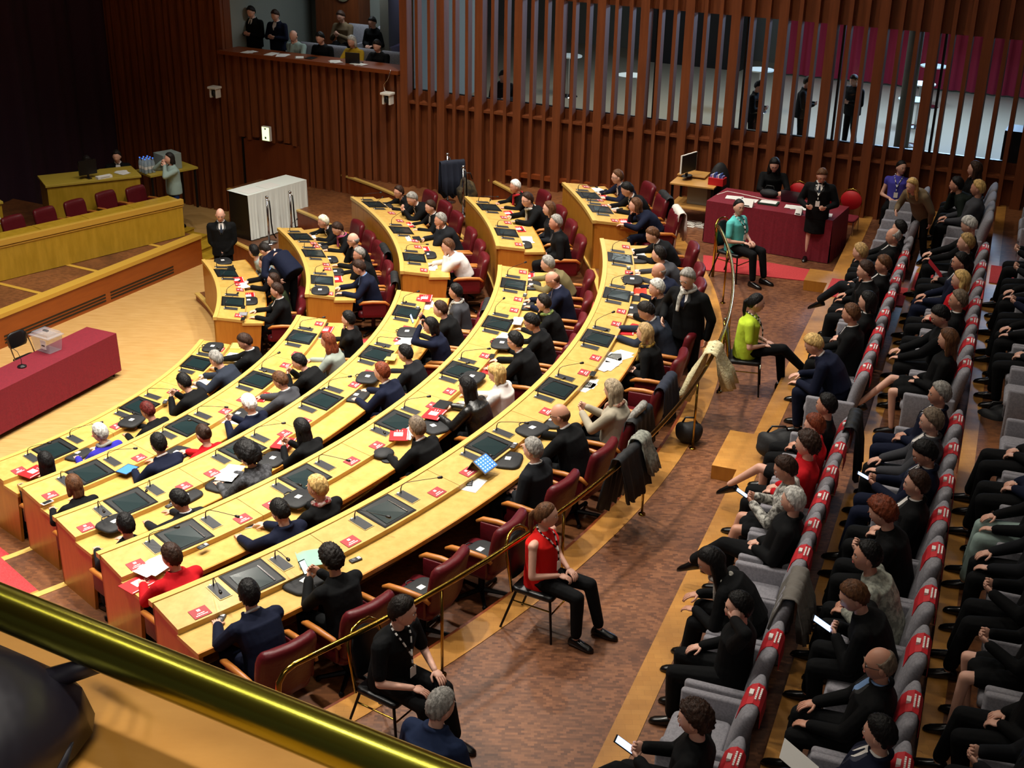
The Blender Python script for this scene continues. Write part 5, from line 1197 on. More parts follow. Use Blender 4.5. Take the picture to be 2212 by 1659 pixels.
if True:
    D_=lambda dx,dy: math.degrees(math.atan2(dy,dx))
    # ---- stewards on banquet chairs
    def make_banquet():
        e=empty('banquet_chair',(0,0,0),0,'x','chair','gold framed banquet chairs of the stewards')
        b=MB(); rbox(b,-.21,.21,-.20,.22,.42,.475,.05); b.build('seat',m_black,e,smooth=True)
        for s_ in(-1,1):
            b=MB(); b.tube([(s_*.20,.20,.43),(s_*.21,.23,.0)],[.013,.011],seg=8); b.build('leg',m_blackm,e)
            b=MB(); b.tube([(s_*.20,-.15,.43),(s_*.21,-.30,.0)],[.013,.011],seg=8); b.build('leg',m_blackm,e)
        b=MB(); b.tube([(-.20,-.19,.42),(-.21,-.23,.70),(-.19,-.27,.86),(-.10,-.29,.93),(0,-.295,.945),(.10,-.29,.93),(.19,-.27,.86),(.21,-.23,.70),(.20,-.19,.42)],.014,seg=8); b.build('back_frame',m_brass,e,smooth=True)
        b=MB(); rings=[]
        for z,w_,y in((.52,.16,-.215),(.6,.175,-.225),(.78,.175,-.25),(.87,.13,-.275),(.90,.06,-.282)): rings.append([(w_*math.cos(a),y+.022*math.sin(a),z) for a in np.arange(14)*2*math.pi/14])
        b.loft(rings); b.build('back_pad',m_black,e,smooth=True)
        b=MB(); b.tube([(-.20,.21,.30),(.20,.21,.30)],.008); b.tube([(-.2,-.18,.33),(-.2,.2,.33)],.008); b.tube([(.2,-.18,.33),(.2,.2,.33)],.008); b.build('stretcher',m_brass,e); return e
    bq=make_banquet()
    ST=[((.30,10.05,0),D_(.82,-.45),'seated woman with a long ponytail, red sleeveless blouse and black trousers','ponytail','brown','knit:redtop','lap',0.02,.0,dict(y=25,tie=0)),
        ((3.0,15.5,0),D_(.95,-.2),'seated woman with black ponytail, lime yellow shirt and crossed legs','ponytail','black','knit:lime','xlap',.35,.05,dict(y=10,mir=1)),
        ((3.52,19.9,0),D_(.75,-.7),'seated woman in a turquoise short-sleeved shirt beside the long wine-red table','bun','black','knit:teal','lap',.35,.0,dict(y=-30)),
        ((-.93,8.52,0),D_(.75,-.5),'seated man with cropped dark hair, black T-shirt and a wristwatch','short','dark','knit:black','knees',.38,.12,dict(y=30)),
        ((6.8,22.6,.0),D_(-.35,-.93),'seated woman in a violet top against the slatted wall','bun','black','knit:purple','lap',.1,.0,dict(y=35))]
    for k,(loc,fc,lab,hair,hc,top,pose,slv,fs,ex) in enumerate(ST):
        q=2 if math.hypot(*loc[:2])<11 else 1
        r,inf=build_person(loc,fc,lab,'stewards with lanyards' if False else None,hair,hc,top,pose,fs,ex=ex,q=q,desk=False,lanyard=True,sleeve=slv,bottom='black'); INFO[lab]=(r,inf)
        l2='black and gold banquet chair under the '+lab.split('seated ')[1].split(' with')[0].split(' in a')[0]+[' in red',' in lime yellow',' in turquoise',' in the black T-shirt',' in violet'][k]
        if k==0: bq.location=loc; bq.rotation_euler=(0,0,math.radians(fc)-math.pi/2); bq['label']=l2
        else: dup(bq,loc,math.radians(fc)-math.pi/2,l2)
    # ---- standing figures
    build_person((2.28,15.75,-.2),D_(-.6,-.8),'standing older man in a dark suit with a white scarf, behind the outer row',None,'short','grey','suit:black:white','gest',stand=True,pitch=.35,q=1,ex=dict(y=0,lean=.12,scarf='white',tie=1),height=1.08)
    build_person((5.02,20.9,0),D_(-.3,-.95),'standing woman reading an open document in front of the wine-red table',None,'short','brown','suit:black:white','read',stand=True,pitch=.5,q=1,ex=dict(y=10,skirt=1,lean=.08,glasses=1),height=.97,lanyard=True)
    build_person((-5.52,23.4,-1.73),D_(.2,-1),'standing bald man in a black suit with clasped hands beside the podium steps',None,'bald','dark','suit:black:white','clasp',stand=True,pitch=.35,q=1,ex=dict(y=0,tie=1))
    build_person((-3.88,21.15,-1.35),D_(-.75,.55),'standing man in navy bending over behind the first upper row',None,'short','dark','suit:navy:white','bend',stand=True,pitch=.9,q=0,ex=dict(y=0,lean=1.25))
    build_person((-7.05,26.0,-1.26),D_(-.8,-.6),'standing woman in a grey jacket and blue jeans aiming a camera beside the podium',None,'bob','dark','suit:shirtgrey','photo',stand=True,pitch=.05,q=0,ex=dict(y=0),bottom='jeans',height=.95)
    build_person((-.50,6.85,.0),D_(.55,.8),'grey-haired photographer in a denim jacket with a backpack at the bottom centre',None,'short','grey','suit:denim','phone',stand=True,pitch=.25,q=2,ex=dict(y=-12,lean=.15),bottom='jeans',height=.98)
    build_person((6.32,19.55,.45),D_(-.75,-.6),'blonde woman in a tan tweed coat bending between the spectator rows',None,'long','blonde','suit:tan','bend',stand=True,pitch=.3,q=1,ex=dict(y=0,lean=.75),height=.95)
    # ---- seated staff
    build_person((-9.0,26.6,-1.26),D_(.3,-1),'left of two men behind the podium desk, bearded with glasses, dark clothes',None,'short','dark','knit:black','desk',.1,q=0,desk=True,ex=dict(y=15,glasses=1),seat=.5)
    build_person((-8.5,27.1,-1.26),D_(.3,-1),'right of two men behind the podium desk, open white collar',None,'short','dark','suit:black:white','desk',.1,q=0,desk=True,ex=dict(y=-10),seat=.5)
    build_person((4.6,22.75,0),D_(-.2,-1),'woman with a mass of black curls working at a laptop behind the wine-red table',None,'curlylong','black','knit:black','write',.12,q=1,desk=True,sleeve=.8,ex=dict(y=0))
    # ---- press gallery
    G=[(-10.3,.95,1.02,1,'standing man in black suit holding a camera in the press gallery','short','dark','suit:black:white','phone'),
       (-9.68,1.0,1.02,1,'standing man in dark jacket looking down in the press gallery','short','darkbrown','suit:navy:white','phone'),
       (-8.95,.72,1.02,0,'bald man in a pale grey shirt bent over the gallery ledge','bald','dark','knit:shirtgrey','chin'),
       (-8.25,.72,1.02,0,'dark-haired man in black at the gallery ledge','short','black','knit:black','lap'),
       (-8.55,2.0,1.3,0,'person holding a white sheet in the rear of the press gallery','short','darkbrown','knit:tan','phone'),
       (-7.72,2.0,1.3,0,'man in black seated against the gallery wall','short','black','knit:black','lap'),
       (-7.45,.74,1.02,0,'grey-haired woman in a mustard sweater writing at the gallery ledge','bob','silver','knit:mustard','write'),
       (-6.82,.74,1.02,0,'dark-haired man in black with a laptop at the gallery ledge','short','dark','knit:black','write'),
       (-6.35,1.8,1.3,0,'person in a white top partly hidden at the right end of the gallery','long','dark','knit:cream','lap')]
    for s_,o_,z,stn,lab,hair,hc,top,pose in G:
        build_person(wp(s_,o_,z),math.degrees(WR)-90,lab,None,hair,hc,top,pose,.12,q=0,stand=bool(stn),desk=pose in('write','chin'),pitch=.4,ex=dict(y=0))
    # ---- silhouettes in the foyer
    F=[((5.1,28.0,0),D_(1,-.6),'dark figure behind the glass, leftmost of three in the foyer','suit:black'),((6.25,28.5,0),D_(1,-.4),'dark figure behind the glass, middle of three in the foyer','suit:charcoal'),((7.45,28.9,0),D_(-.8,-.6),'dark figure behind the glass with daylight between the legs','suit:black'),((-.35,28.4,0),D_(.3,-1),'dark figure seen between the wooden fins at the upper middle','suit:black')]
    for loc,fc,lab,top in F: build_person(loc,fc,lab,None,'short','black',top,'phone',stand=True,q=0,ex=dict(y=0))
finish_tasks()
# ------------------------------------------------ brass rail behind the outer row
rail=empty('brass_railing',(0,0,0),0,'curved polished brass railing behind the outermost lower row','railing')
b=MB(); P=[]
def rp(a,z,r=15.42): x,y,_=pol(r,a); return (x,y,z)
P+=[rp(-47.3,.0),rp(-47.3,.70),rp(-47.25,.80),rp(-47.05,.87),rp(-46.7,.90)]
P+=[rp(a,.90) for a in np.arange(-46,1.0,1.0)]
P+=[rp(1.2,.90),rp(1.7,.88),rp(1.95,.82),rp(2.05,.72),rp(2.05,0)]
b.tube(P,.024,seg=12); b.build('handrail',m_brass,rail,smooth=True)
for a in (-41,-34.5,-28,-21.5,-15,-8.5,-2.5):
    b=MB(); b.tube([rp(a,0),rp(a,.88)],.014,seg=8); b.tube([rp(a,0),rp(a,.012)],.04,seg=12); b.build('post',m_brass,rail,smooth=True)
area('ledge_fill',(-.3,-1.0,9.2),2.4,22,WARM,(-.4,1.1,6),spread=math.radians(70))  # added fill lamp that brightens the ledge, no fitting hangs there
for k in range(7):
    t=-2.4+.66*k; x_=-.36+.8802*t+.4747*.55; y_=1.175-.4747*t+.8802*.55
    area('balcony_spot',(x_,y_,8.55),.16,4.0,WARM,(x_,y_,0),spread=math.radians(80))
    o=dup(lamp0,(x_,y_,8.62),0,'small round lamp in the ceiling above the viewer balcony','small lamps over the viewer balcony'); o.scale=(.45,.45,1)
# ------------------------------------------------ viewer's balcony: thick rail, ledge, bag
fr=empty('balcony_rail',(0,0,0),0,'thick polished brass rail crossing the lower left foreground','railing')

bd=np.array([.8802,-.4747]); bc=np.array([-.36,1.175]); bnv=np.array([.4747,.8802])
A_=bc-bd*1.6;B_=bc+bd*1.5
b=MB(); b.tube([(*A_,6.04),(*(A_*.66+B_*.34),6.04),(*(A_*.33+B_*.67),6.04),(*B_,6.04)],.0265,seg=40); b.build('handrail',m_brass2,fr,smooth=True)
for t in (-1.2,1.1):
    p=bc+bd*t; b=MB(); b.tube([(*p,5.92),(*p,6.03)],.012,seg=12); b.build('post',m_brass2,fr,smooth=True)
b=MB(); o0=np.array([-.692,1.485])+bnv*.0; P=[tuple(o0-bd*1.2),tuple(o0+bd*2.6),tuple(o0+bd*2.6-bnv*.62),tuple(o0-bd*1.2-bnv*.62)]
poly(b,P[::-1],5.86,5.92); struct(b.build('trim_40',mat('balcony_ledge_wood','a8752e',.45,kind='wood',col2='b8853c',scale=2,stretch=(2,5,2))))
b=MB(); P=[tuple(o0-bd*1.2-bnv*.04),tuple(o0+bd*2.6-bnv*.04),tuple(o0+bd*2.6-bnv*.10),tuple(o0-bd*1.2-bnv*.10)]
poly(b,P[::-1],4.6,5.86); struct(b.build('wall_balcony',m_front))
# dark leather bag lying on the ledge at the lower left
bag=empty('leather_bag',(-.62,1.235,5.92),math.atan2(bd[1],bd[0]),'dark leather bag with loose strap on the foreground ledge, lower left corner','bag')
m_dl=mat('dark_leather','15131c',.4,bump=.3,scale=12)
b=MB(); rings=[]
for z,sx,sy in((0,.13,.105),(.012,.155,.12),(.04,.15,.112),(.065,.12,.085),(.08,.07,.05),(.084,.02,.02)):
    rings.append([(sx*np.sign(math.cos(a))*abs(math.cos(a))**.7-.03,sy*np.sign(math.sin(a))*abs(math.sin(a))**.7*(1+.1*math.sin(3*a))-.05,z) for a in np.arange(24)*2*math.pi/24])
b.loft(rings); b.build('bag_body',m_dl,bag,smooth=True)
b=MB(); 
pts=[(.10,-.115,.03),(.135,-.125,.02),(.17,-.115,.022),(.19,-.085,.05),(.196,-.06,.085)]
ws=[.028,.026,.022,.014,.003]
rings=[[(p[0],p[1]-w_,p[2]),(p[0],p[1]+w_,p[2]+.004),(p[0]+.004,p[1]+w_,p[2]+.006),(p[0]+.004,p[1]-w_,p[2]+.004)] for p,w_ in zip(pts,ws)]
b.loft(rings); b.build('strap',m_dl,bag,smooth=True)
b=MB(); b.tube([(.06,.02,.05),(.10,.055,.06),(.115,.075,.07),(.10,.095,.06),(.05,.10,.03)],[.010,.008,.005,.004,.006],seg=8); b.build('handle',m_dl,bag,smooth=True); bag.scale=(1.25,1.35,1.5)
# ------------------------------------------------ stage table with ballot box
rt0=np.array([-6.54,19.69]); rt1=np.array([-7.57,17.41]); rdir=rt1-rt0; rdir/=np.linalg.norm(rdir); rn=np.array([-7.08,19.99])-rt0; rw=float(np.linalg.norm(rn)); rn/=rw
def draped(name,label,p0,dx,L,W_,h,z,m,folds=0,fold_n=40,sides=(1,1,1,1),gap=.03,cat='table'):
    a=math.atan2(dx[1],dx[0]); e=empty(name,(float(p0[0]),float(p0[1]),z),a,label,cat)
    b=MB(); b.box(.03,L-.03,.03,W_-.03,h-.04,h-.006); b.build('table_top',m_black,e)
    for lx in(.08,L-.08):
        for ly in(.08,W_-.08):
            b=MB(); b.tube([(lx,ly,0),(lx,ly,h-.04)],.02,seg=8); b.build('leg',m_blackm,e)
    b=MB(); per=[]
    n=fold_n
    cor_=[(0,0),(L,0),(L,W_),(0,W_)]; outs=[(0,-1),(1,0),(0,1),(-1,0)]
    for k in range(4):
        if not sides[k]: continue
        p=np.array(cor_[k]);q_=np.array(cor_[(k+1)%4]); Ls=np.linalg.norm(q_-p); m_n=max(2,int(Ls/.04)); o_=np.array(outs[k])
        v=[];f=[]
        for i in range(m_n+1):
            r_=p+(q_-p)*i/m_n; w_=folds*(math.sin(i*.9)+.6*math.sin(i*2.1+1)) if 0<i<m_n else 0
            for zz,sc2 in((h,0),(h*.6,.6),(gap,1.2)): rr=r_+o_*(abs(w_)*sc2+ .02*sc2); v.append((rr[0],rr[1],zz))
            if i:
                c_=i*3
                for j in(0,1): f.append((c_-3+j+1,c_+j+1,c_+j,c_-3+j))
        b.add(v,f)
    b.add([(-.0,-.0,h),(L,0,h),(L,W_,h),(0,W_,h)],[(0,1,2,3)])
    b.build('tablecloth',m,e,smooth=False); return e,a
e_,a_=draped('draped_table','long table with a wine-red cloth on the stage holding the ballot box',rt0,rdir,6.0,rw,.76,Z0,m_wine,.008,gap=.12) if False else (None,None)
p0_=rt0+rn*rw
e_,a_=draped('draped_table','long table with a wine-red cloth on the stage holding the ballot box',rt0-0*rn,rdir,6.0,-rw if False else rw,.76,Z0,m_wine,.004,gap=.10) if np.cross(rdir,rn)>0 else draped('draped_table','long table with a wine-red cloth on the stage holding the ballot box',p0_,rdir,6.0,rw,.76,Z0,m_wine,.004,gap=.10)
def on(px,py,z): pass
m_acr=mat('clear_acrylic','b8b8c0',.06,alpha=.28)
bx=empty('ballot_box',(-7.38,18.98,-1.12),math.radians(-30),'clear plastic ballot box with a white label on the wine-red stage table','box')
b=MB(); b.loft([[(x_*s_,y_*s_,z) for x_,y_ in((-.17,-.12),(.17,-.12),(.17,.12),(-.17,.12))] for s_,z in((1,.005),(1.18,.26))]); b.build('box_body',m_acr,bx)
b=MB(); b.loft([[(x_*s_,y_*s_,z) for x_,y_ in((-.22,-.165),(.22,-.165),(.22,.165),(-.22,.165))] for s_,z in((1,.26),(1,.275),(.85,.285),(.8,.32))]); b.build('box_lid',m_acr,bx)
b=MB(); b.box(.02,.14,-.152,-.148,.08,.23,0); b.box(.045,.115,-.1535,-.152,.13,.15,1); b.build('white_label',[m_white,m_panel],bx)
b=MB(); b.box(-.05,.05,-.02,.02,.32,.34); b.build('slot',m_metal,bx)
mc=empty('table_microphone',(-7.55,18.28,-1.12),0,'small black desk microphone on the wine-red stage table','microphone')
b=MB(); b.loft([[(r*math.cos(t),r*math.sin(t),z) for t in th8] for r,z in((.07,0),(.07,.02),(.03,.04))]); b.build('base',m_black,mc)
b=MB(); b.tube([(0,0,.03),(0,0,.14),(-.05,.03,.24),(-.14,.08,.28)],.005); b.build('stem',m_black,mc); 
def folding_chair(loc,rz,label,first=[None]):
    if first[0] is not None: return dup(first[0],loc,rz,label)
    e=empty('folding_chair',loc,rz,label,'chair','black chairs behind the stage table'); first[0]=e
    b=MB(); rbox(b,-.2,.2,-.2,.2,.43,.46,.06); b.build('seat',m_black,e)
    b=MB(); b.loft([[(w_*math.cos(a)*1.0,-.22-(z-.6)*.15+.016*math.sin(a),z) for a in th8] for z,w_ in((.62,.16),(.66,.19),(.78,.2),(.84,.17),(.87,.1))]); b.build('backrest',m_black,e,smooth=True)
    for s_ in(-1,1):
        b=MB(); b.tube([(s_*.2,.2,0),(s_*.2,-.1,.45),(s_*.19,-.24,.8)],.011); b.build('leg',m_chrome,e); b=MB(); b.tube([(s_*.2,-.22,0),(s_*.2,.12,.45)],.011); b.build('leg',m_chrome,e)
    return e
for k,t in enumerate((.95,1.75,2.55)):
    p=rt0+rdir*t+rn*(rw+.42); folding_chair((float(p[0]),float(p[1]),Z0),math.atan2(-rn[1],-rn[0])-math.pi/2,'black folding chair behind the stage table, '+['directly behind the ballot box','second along from the ballot box','at the left picture edge'][k])
# dark slot in the stage floor
b=MB(); T=rotz(0); p=[(-5.9,17.3),(-5.25,18.05),(-5.33,18.12),(-5.98,17.37)]
pp=[(-6.28,16.55),(-5.75,17.7),(-5.85,17.75),(-6.38,16.60)]; poly(b,pp,Z0+.002,Z0+.02); tag(b.build('floor_grille',m_black),'long dark floor grille lying in front of the innermost lower desk','grille')
# ------------------------------------------------ white draped counter and barrier posts
wt=np.array([-5.42,25.42]); wdx=np.array([.28,.96]); wdx=np.array([-4.52,26.62])-wt; wL=float(np.linalg.norm(wdx)); wdx/=wL
e_,a_=draped('draped_counter','tall counter under a white cloth beside the podium steps',wt,wdx,wL+.15,.62,.96,FL[2],m_wtable,.018,sides=(1,1,0,0))
b=MB(); b.box(0.02,.05,.02,.6,0,.93); b.build('side_panel',m_black,e_)
b=MB(); b.box(.1,.5,.08,.4,.962,.965); b.box(.6,1.0,.1,.42,.962,.965); b.build('tablecloth_runner',m_white,e_)
def stanchion(loc,label,rope=1,first=[None]):
    if first[0] is not None: return dup(first[0],loc,0,label)
    e=empty('barrier_post',loc,0,label,'post','chrome rope barrier posts'); first[0]=e
    b=MB(); b.loft([[(r*math.cos(t),r*math.sin(t),z) for t in th] for r,z in((.17,0),(.165,.018),(.03,.04))]); b.build('base',m_chrome,e,smooth=True)
    b=MB(); b.tube([(0,0,.03),(0,0,.94)],.022,seg=10); b.build('pole',m_chrome,e,smooth=True)
    b=MB(); b.ell((0,0,.96),.035,.035,.03); b.tube([(0,0,.9),(.05,-.02,.9)],.012); b.build('post_cap',m_chrome,e,smooth=True)
    b=MB(); b.tube([(.05,-.02,.9),(.065,-.03,.7),(.07,-.03,.45),(.09,-.04,.22),(.16,-.06,.12)],.014); b.build('rope',m_blackm,e,smooth=True); return e
stanchion((-5.02,25.35,FL[2]),'left chrome barrier post in front of the white draped counter')
stanchion((-4.62,25.75,FL[2]),'right chrome barrier post in front of the white draped counter')
stanchion((-1.35,24.9,-.28),'taller looking chrome barrier post with a red rope behind the third upper row')
stanchion((-1.02,24.35,-.38),'shorter looking chrome barrier post nearer the fourth upper desk')
# ------------------------------------------------ wine-red press table with papers
pt0=np.array([3.30,21.78]); pdx=np.array([5.25,20.72])-pt0; pL=float(np.linalg.norm(pdx)); pdx/=pL; pan=math.atan2(pdx[1],pdx[0])
draped('draped_table','long wine-red draped table below the slatted windows',pt0,pdx,pL,.98,.745,0,m_wine,.006,gap=.01)
TP=rotz(pan,(float(pt0[0]),float(pt0[1]),.747))
def onT(x,y): p=TP@np.array([x,y,0,1]); return (float(p[0]),float(p[1]),.7475)
for x_,y_,k,lab,r_ in [(.35,.42,'paper','white sheet nearest the left end of the wine-red table',.2),(.62,.40,'paper','white sheet with a dark emblem on the wine-red table',.1),(1.45,.42,'papers','white papers beside the reading woman on the wine-red table',.3),(1.98,.25,'paper','small white sheet at the right end of the wine-red table',.2)]:
    item(k,onT(x_,y_),pan+math.pi/2+r_,lab)
e=empty('document_stack',onT(.98,.38),pan+.1,'white paper on a dark green folder on the wine-red table','papers')
b=MB(); b.box(-.17,.17,-.1,.1,0,.03); b.build('green_folder',mat('green_folder','1d3a2c',.6),e); b=MB(); b.box(-.14,.14,-.085,.085,.031,.034); b.build('sheet',m_white,e)
for x_,lab in((.66,'large white table sign hanging at the front edge of the wine-red table'),(1.62,'small white table sign at the front edge beside the reading woman')):
    w_=.16 if x_<1 else .055; e=empty('table_sign',onT(x_,.04),pan,lab,'sign'); b=MB(); b.add([(-w_,-.05,-.0),(w_,-.05,0),(w_,.02,.11),(-w_,.02,.11),(-w_,.09,0),(w_,.09,0)],[(0,1,2,3),(3,2,5,4),(0,3,4),(1,5,2)]); b.build('sign_card',m_white,e)
    b=MB(); b.box(-w_*.7,w_*.7,-.052,-.048,.012,.03); b.build('printed_line',m_panel,e)
lt=empty('laptop',onT(1.28,.68),pan,'dark red-lidded laptop open before the curly-haired woman','laptop')
b=MB(); b.box(-.17,.17,-.02,.22,0,.016); b.build('keyboard_deck',m_black,lt); b=MB(); b.add([(-.17,-.02,.016),(.17,-.02,.016),(.17,-.08,.22),(-.17,-.08,.22),(-.17,-.028,.016),(.17,-.028,.016),(.17,-.088,.22),(-.17,-.088,.22)],[(0,1,2,3),(7,6,5,4),(0,4,5,1),(2,6,7,3)]); b.build('screen_lid',m_plum,lt)
hb_=empty('handbag',onT(.85,.78),pan,'black handbag on the rear of the wine-red table','bag'); b=MB(); b.ell((0,0,.07),.17,.09,.075,nu=16,nv=10); b.build('bag_body',m_bag,hb_,smooth=True); b=MB(); b.tube([(-.1,0,.12),(-.06,.02,.2),(.06,.02,.2),(.1,0,.12)],.008); b.build('handle',m_black,hb_,smooth=True)
cbk=MB(); cbk.tube([onT(.02,.45),onT(.1,.75),onT(.4,.72),onT(.9,.6),onT(1.1,.62)],.006); tag(cbk.build('white_cable',m_ivory,smooth=True),'thin white cable curving across the wine-red table','cable')
for k,(x_,lab) in enumerate(((1.15,'red round-backed chair under the curly-haired woman'),(1.62,'red round-backed chair behind the reading woman'),(2.1,'red round-backed chair at the right end of the wine-red table'))):
    p=onT(x_,1.32); e=empty('stacking_chair',(p[0],p[1],0),pan+math.pi,lab,'chair','red round-backed chairs at the wine-red table')
    b=MB(); rbox(b,-.2,.2,-.2,.2,.42,.46,.07); b.build('seat',m_wine,e); b=MB(); b.loft([[(.19*s_*math.cos(t),-.24+dy,.70+.17*s_*math.sin(t)) for t in th] for s_,dy in((.95,.015),(1,.0),(.95,-.015))]); b.build('backrest',m_fold,e,smooth=True)
    for sx in(-1,1):
        for sy in(-1,1): b=MB(); b.tube([(sx*.18,sy*.17,.43),(sx*.2,sy*.2,0)],.011); b.build('leg',m_chrome,e)
    b=MB(); b.tube([(-.18,-.2,.44),(-.19,-.25,.68),(-.12,-.26,.86),(0,-.26,.9),(.12,-.26,.86),(.19,-.25,.68),(.18,-.2,.44)],.01); b.build('back_frame',m_brass,e,smooth=True)
bk=empty('shoulder_bag',(3.75,23.45,0),.3,'dark bag leaning by the slatted wall beside the computer trolley','bag'); b=MB(); b.ell((0,0,.5),.22,.14,.5,nu=16,nv=12); b.build('bag_body',m_bag,bk,smooth=True)
# ------------------------------------------------ computer trolley
m_bee=mat('beech_board','c2914e',.4)
ct=empty('computer_trolley',(3.30,23.05,0),pan+.1,'beech computer trolley with a monitor by the slatted wall','trolley')
for z,x1 in((.72,.40),(.30,.40)):
    b=MB(); b.box(-.42,x1,-.36,.36,z,z+.03); b.build('shelf',m_bee,ct,bevel=.004)
b=MB(); b.box(-.42,.1,.1,.5,.78,.80); b.build('raised_shelf',m_bee,ct)
for sx in(-.38,.36):
    for sy in(-.3,.3): b=MB(); b.box(sx-.02,sx+.02,sy-.02,sy+.02,.06,.72); b.build('upright',m_blackm,ct); b=MB(); b.ell((sx,sy,.03),.03,.03,.03,nu=8,nv=6); b.build('castor',m_black,ct)
b=MB(); b.box(-.15,.22,-.1,.2,.335,.70); b.build('computer_case',mat('pc_beige','8d8d86',.6),ct)
b=MB()
rs=np.random.RandomState(3)
for k in range(5):
    P=[(rs.uniform(-.35,.3),rs.uniform(-.42,-.2),.02+.01*k)]; 
    for q in range(7): P.append((rs.uniform(-.4,.45),rs.uniform(-.5,-.15),.015+rs.uniform(0,.03)))
    b.tube(P,.008,seg=6)
b.build('cable_tangle',m_ivory,ct,smooth=True)
mo=empty('desktop_monitor',(3.12,23.12,.81),pan+1.35,'thin white-edged monitor seen edge-on on the trolley','monitor')
b=MB(); b.box(-.24,.24,-.012,.018,.08,.42); b.build('screen_panel',m_ivory,mo); b=MB(); b.box(-.23,.23,-.016,-.012,.09,.41); b.build('screen',m_well,mo)
b=MB(); b.loft([[(r*math.cos(t),.02+r*.7*math.sin(t),z) for t in th] for r,z in((.13,0),(.12,.015))]); b.box(-.03,.03,.02,.04,.01,.2); b.build('stand',m_black,mo)
bb=empty('goods_box',(3.62,22.82,.752),pan,'colourful open box with a red front on the trolley','box')
b=MB(); b.box(-.14,.14,-.10,.10,0,.13); b.build('carton',m_fold,bb); 
for k in range(7): b=MB(); b.box(-.12+.035*k,-.095+.035*k,-.06,.06,.10,.17+.02*(k%3)); b.build('packet',[mat('packet_a','8a86c8',.5),mat('packet_b','d8d8e0',.5),mat('packet_c','3a5aa0',.5)][k%3],bb)
# ------------------------------------------------ wall fittings
ex=empty('exit_light',wp(-9.31,-.1,.14),WR,'glowing greenish emergency light box above the concealed door','light')
m_exl=mat('exit_glow','e8ffc0',.4,emit=1.5)
b=MB(); b.box(-.105,.105,-.06,.02,-.16,.16); b.build('light_housing',m_ivory,ex)
b=MB(); b.box(-.09,.09,-.07,-.061,-.145,.145); b.build('light_panel',m_exl,ex)
b=MB(); b.add([(-.035,-.072,.13),(.035,-.072,.13),(.0,-.072,.085)],[(0,1,2)]); b.box(-.02,.02,-.073,-.071,-.11,-.06); b.build('pictogram',mat('exit_green','2a4a30',.5),ex)
area('exit_glow_light',wp(-9.31,-.35,.14),.2,2.0,(.9,1,.7),wp(-9.31,-1.5,-.2))
def camera_unit(loc,rz,label,first=[None]):
    if first[0] is not None: return dup(first[0],loc,rz,label)
    e=empty('dome_camera',loc,rz,label,'camera','white wall cameras'); first[0]=e
    b=MB(); b.box(-.12,.12,-.16,.06,.08,.13); b.box(-.1,-.05,-.12,.04,-.12,.08); b.box(.06,.1,-.12,.04,-.12,.08); b.build('camera_bracket',m_ivory,e,bevel=.01)
    b=MB(); b.ell((0,-.07,-.02),.06,.07,.09); b.build('camera_head',m_black,e,smooth=True); return e
camera_unit(wp(-10.62,-.14,.93),WR,'white wall camera left of the press gallery, below its ledge')
camera_unit(wp(-6.1,-.14,1.28),WR,'white wall camera hanging below the right end of the gallery ledge')
b=MB(); b.tube([wp(-6.15,-.2,1.42),wp(-6.2,-.18,1.55),wp(-6.08,-.2,1.68),wp(-6.0,-.2,1.88)],.008); tag(b.build('camera_cable',m_chrome,smooth=True),'silver cable running from the right wall camera up to the gallery ledge','cable')
# papers and devices on the gallery ledge
for k,(s_,lab) in enumerate([(-9.75,'white sheets at the left end of the gallery ledge'),(-9.2,'small white sheets by the bald man in the gallery'),(-8.9,'larger white sheets under the bald gallery man'),(-8.45,'white notepad near the second gallery sitter'),(-7.55,'white paper under the mustard sleeve'),(-6.95,'white sheets by the gallery laptop')]):
    item('papers' if k!=3 else 'notepad',wp(s_,.05 if k else .0,1.862),WR+.2*k,lab)
item('laptopdark',wp(-8.2,.12,1.862),WR,'flat dark laptop on the gallery ledge')
gl=empty('laptop',wp(-7.13,.18,1.86),WR+math.pi+.2,'open black laptop before the man at the right of the gallery','laptop'); b=MB(); b.box(-.16,.16,-.1,.12,0,.015); b.build('keyboard_deck',m_black,gl); b=MB(); b.box(-.16,.16,.11,.12,.015,.23); b.build('screen_lid',m_black,gl)
# grey gallery seats
for k,(s_,o_) in enumerate([(-8.95,1.12),(-8.25,1.12),(-7.5,1.14),(-6.82,1.14),(-8.5,2.42),(-7.7,2.42),(-7.0,2.42),(-6.35,2.25)]):
    z=1.02 if o_<1.5 else 1.3
    o=dup(seat0,wp(s_,o_-.25,z),WR+math.pi,'grey gallery seat, '+['first from the left in its front row','second from the left in its front row','third from the left in its front row','rightmost in its front row','first of the rear row','second of the rear row','third of the rear row holding black coats','last of the rear row'][k],'grey seats in the press gallery')
    for c in list(o.children):
        if c.name.startswith('name_band'): bpy.data.objects.remove(c)
# ------------------------------------------------ podium things
def podmon(loc,rz,label,first=[None]):
    if first[0] is not None: return dup(first[0],loc,rz,label)
    e=empty('desktop_monitor',loc,rz,label,'monitor','black monitors on the podium desks'); first[0]=e
    b=MB(); b.box(-.19,.19,-.02,.02,.08,.38); b.build('screen_panel',m_black,e); b=MB(); b.box(-.04,.04,-.08,.06,0,.012); b.box(-.02,.02,0,.02,.01,.12); b.build('stand',m_black,e); return e
podmon((-8.75,25.88,-.215),.75,'black monitor in front of the two men at the podium desk')
podmon((-10.25,24.15,-.255),.8,'black monitor on the left podium desk with white cables')
b=MB(); b.tube([(-10.2,24.05,-.2),(-10.1,23.95,-.3),(-10.0,24.0,-.35),(-9.9,24.05,-.6),(-10.05,24.0,-.75)],.012); tag(b.build('white_cable',m_ivory,smooth=True),'white cable dangling from the monitor at the left podium desk','cable')
item('papers',(-8.2,26.35,-.215),.7,'white papers beside the podium monitor')
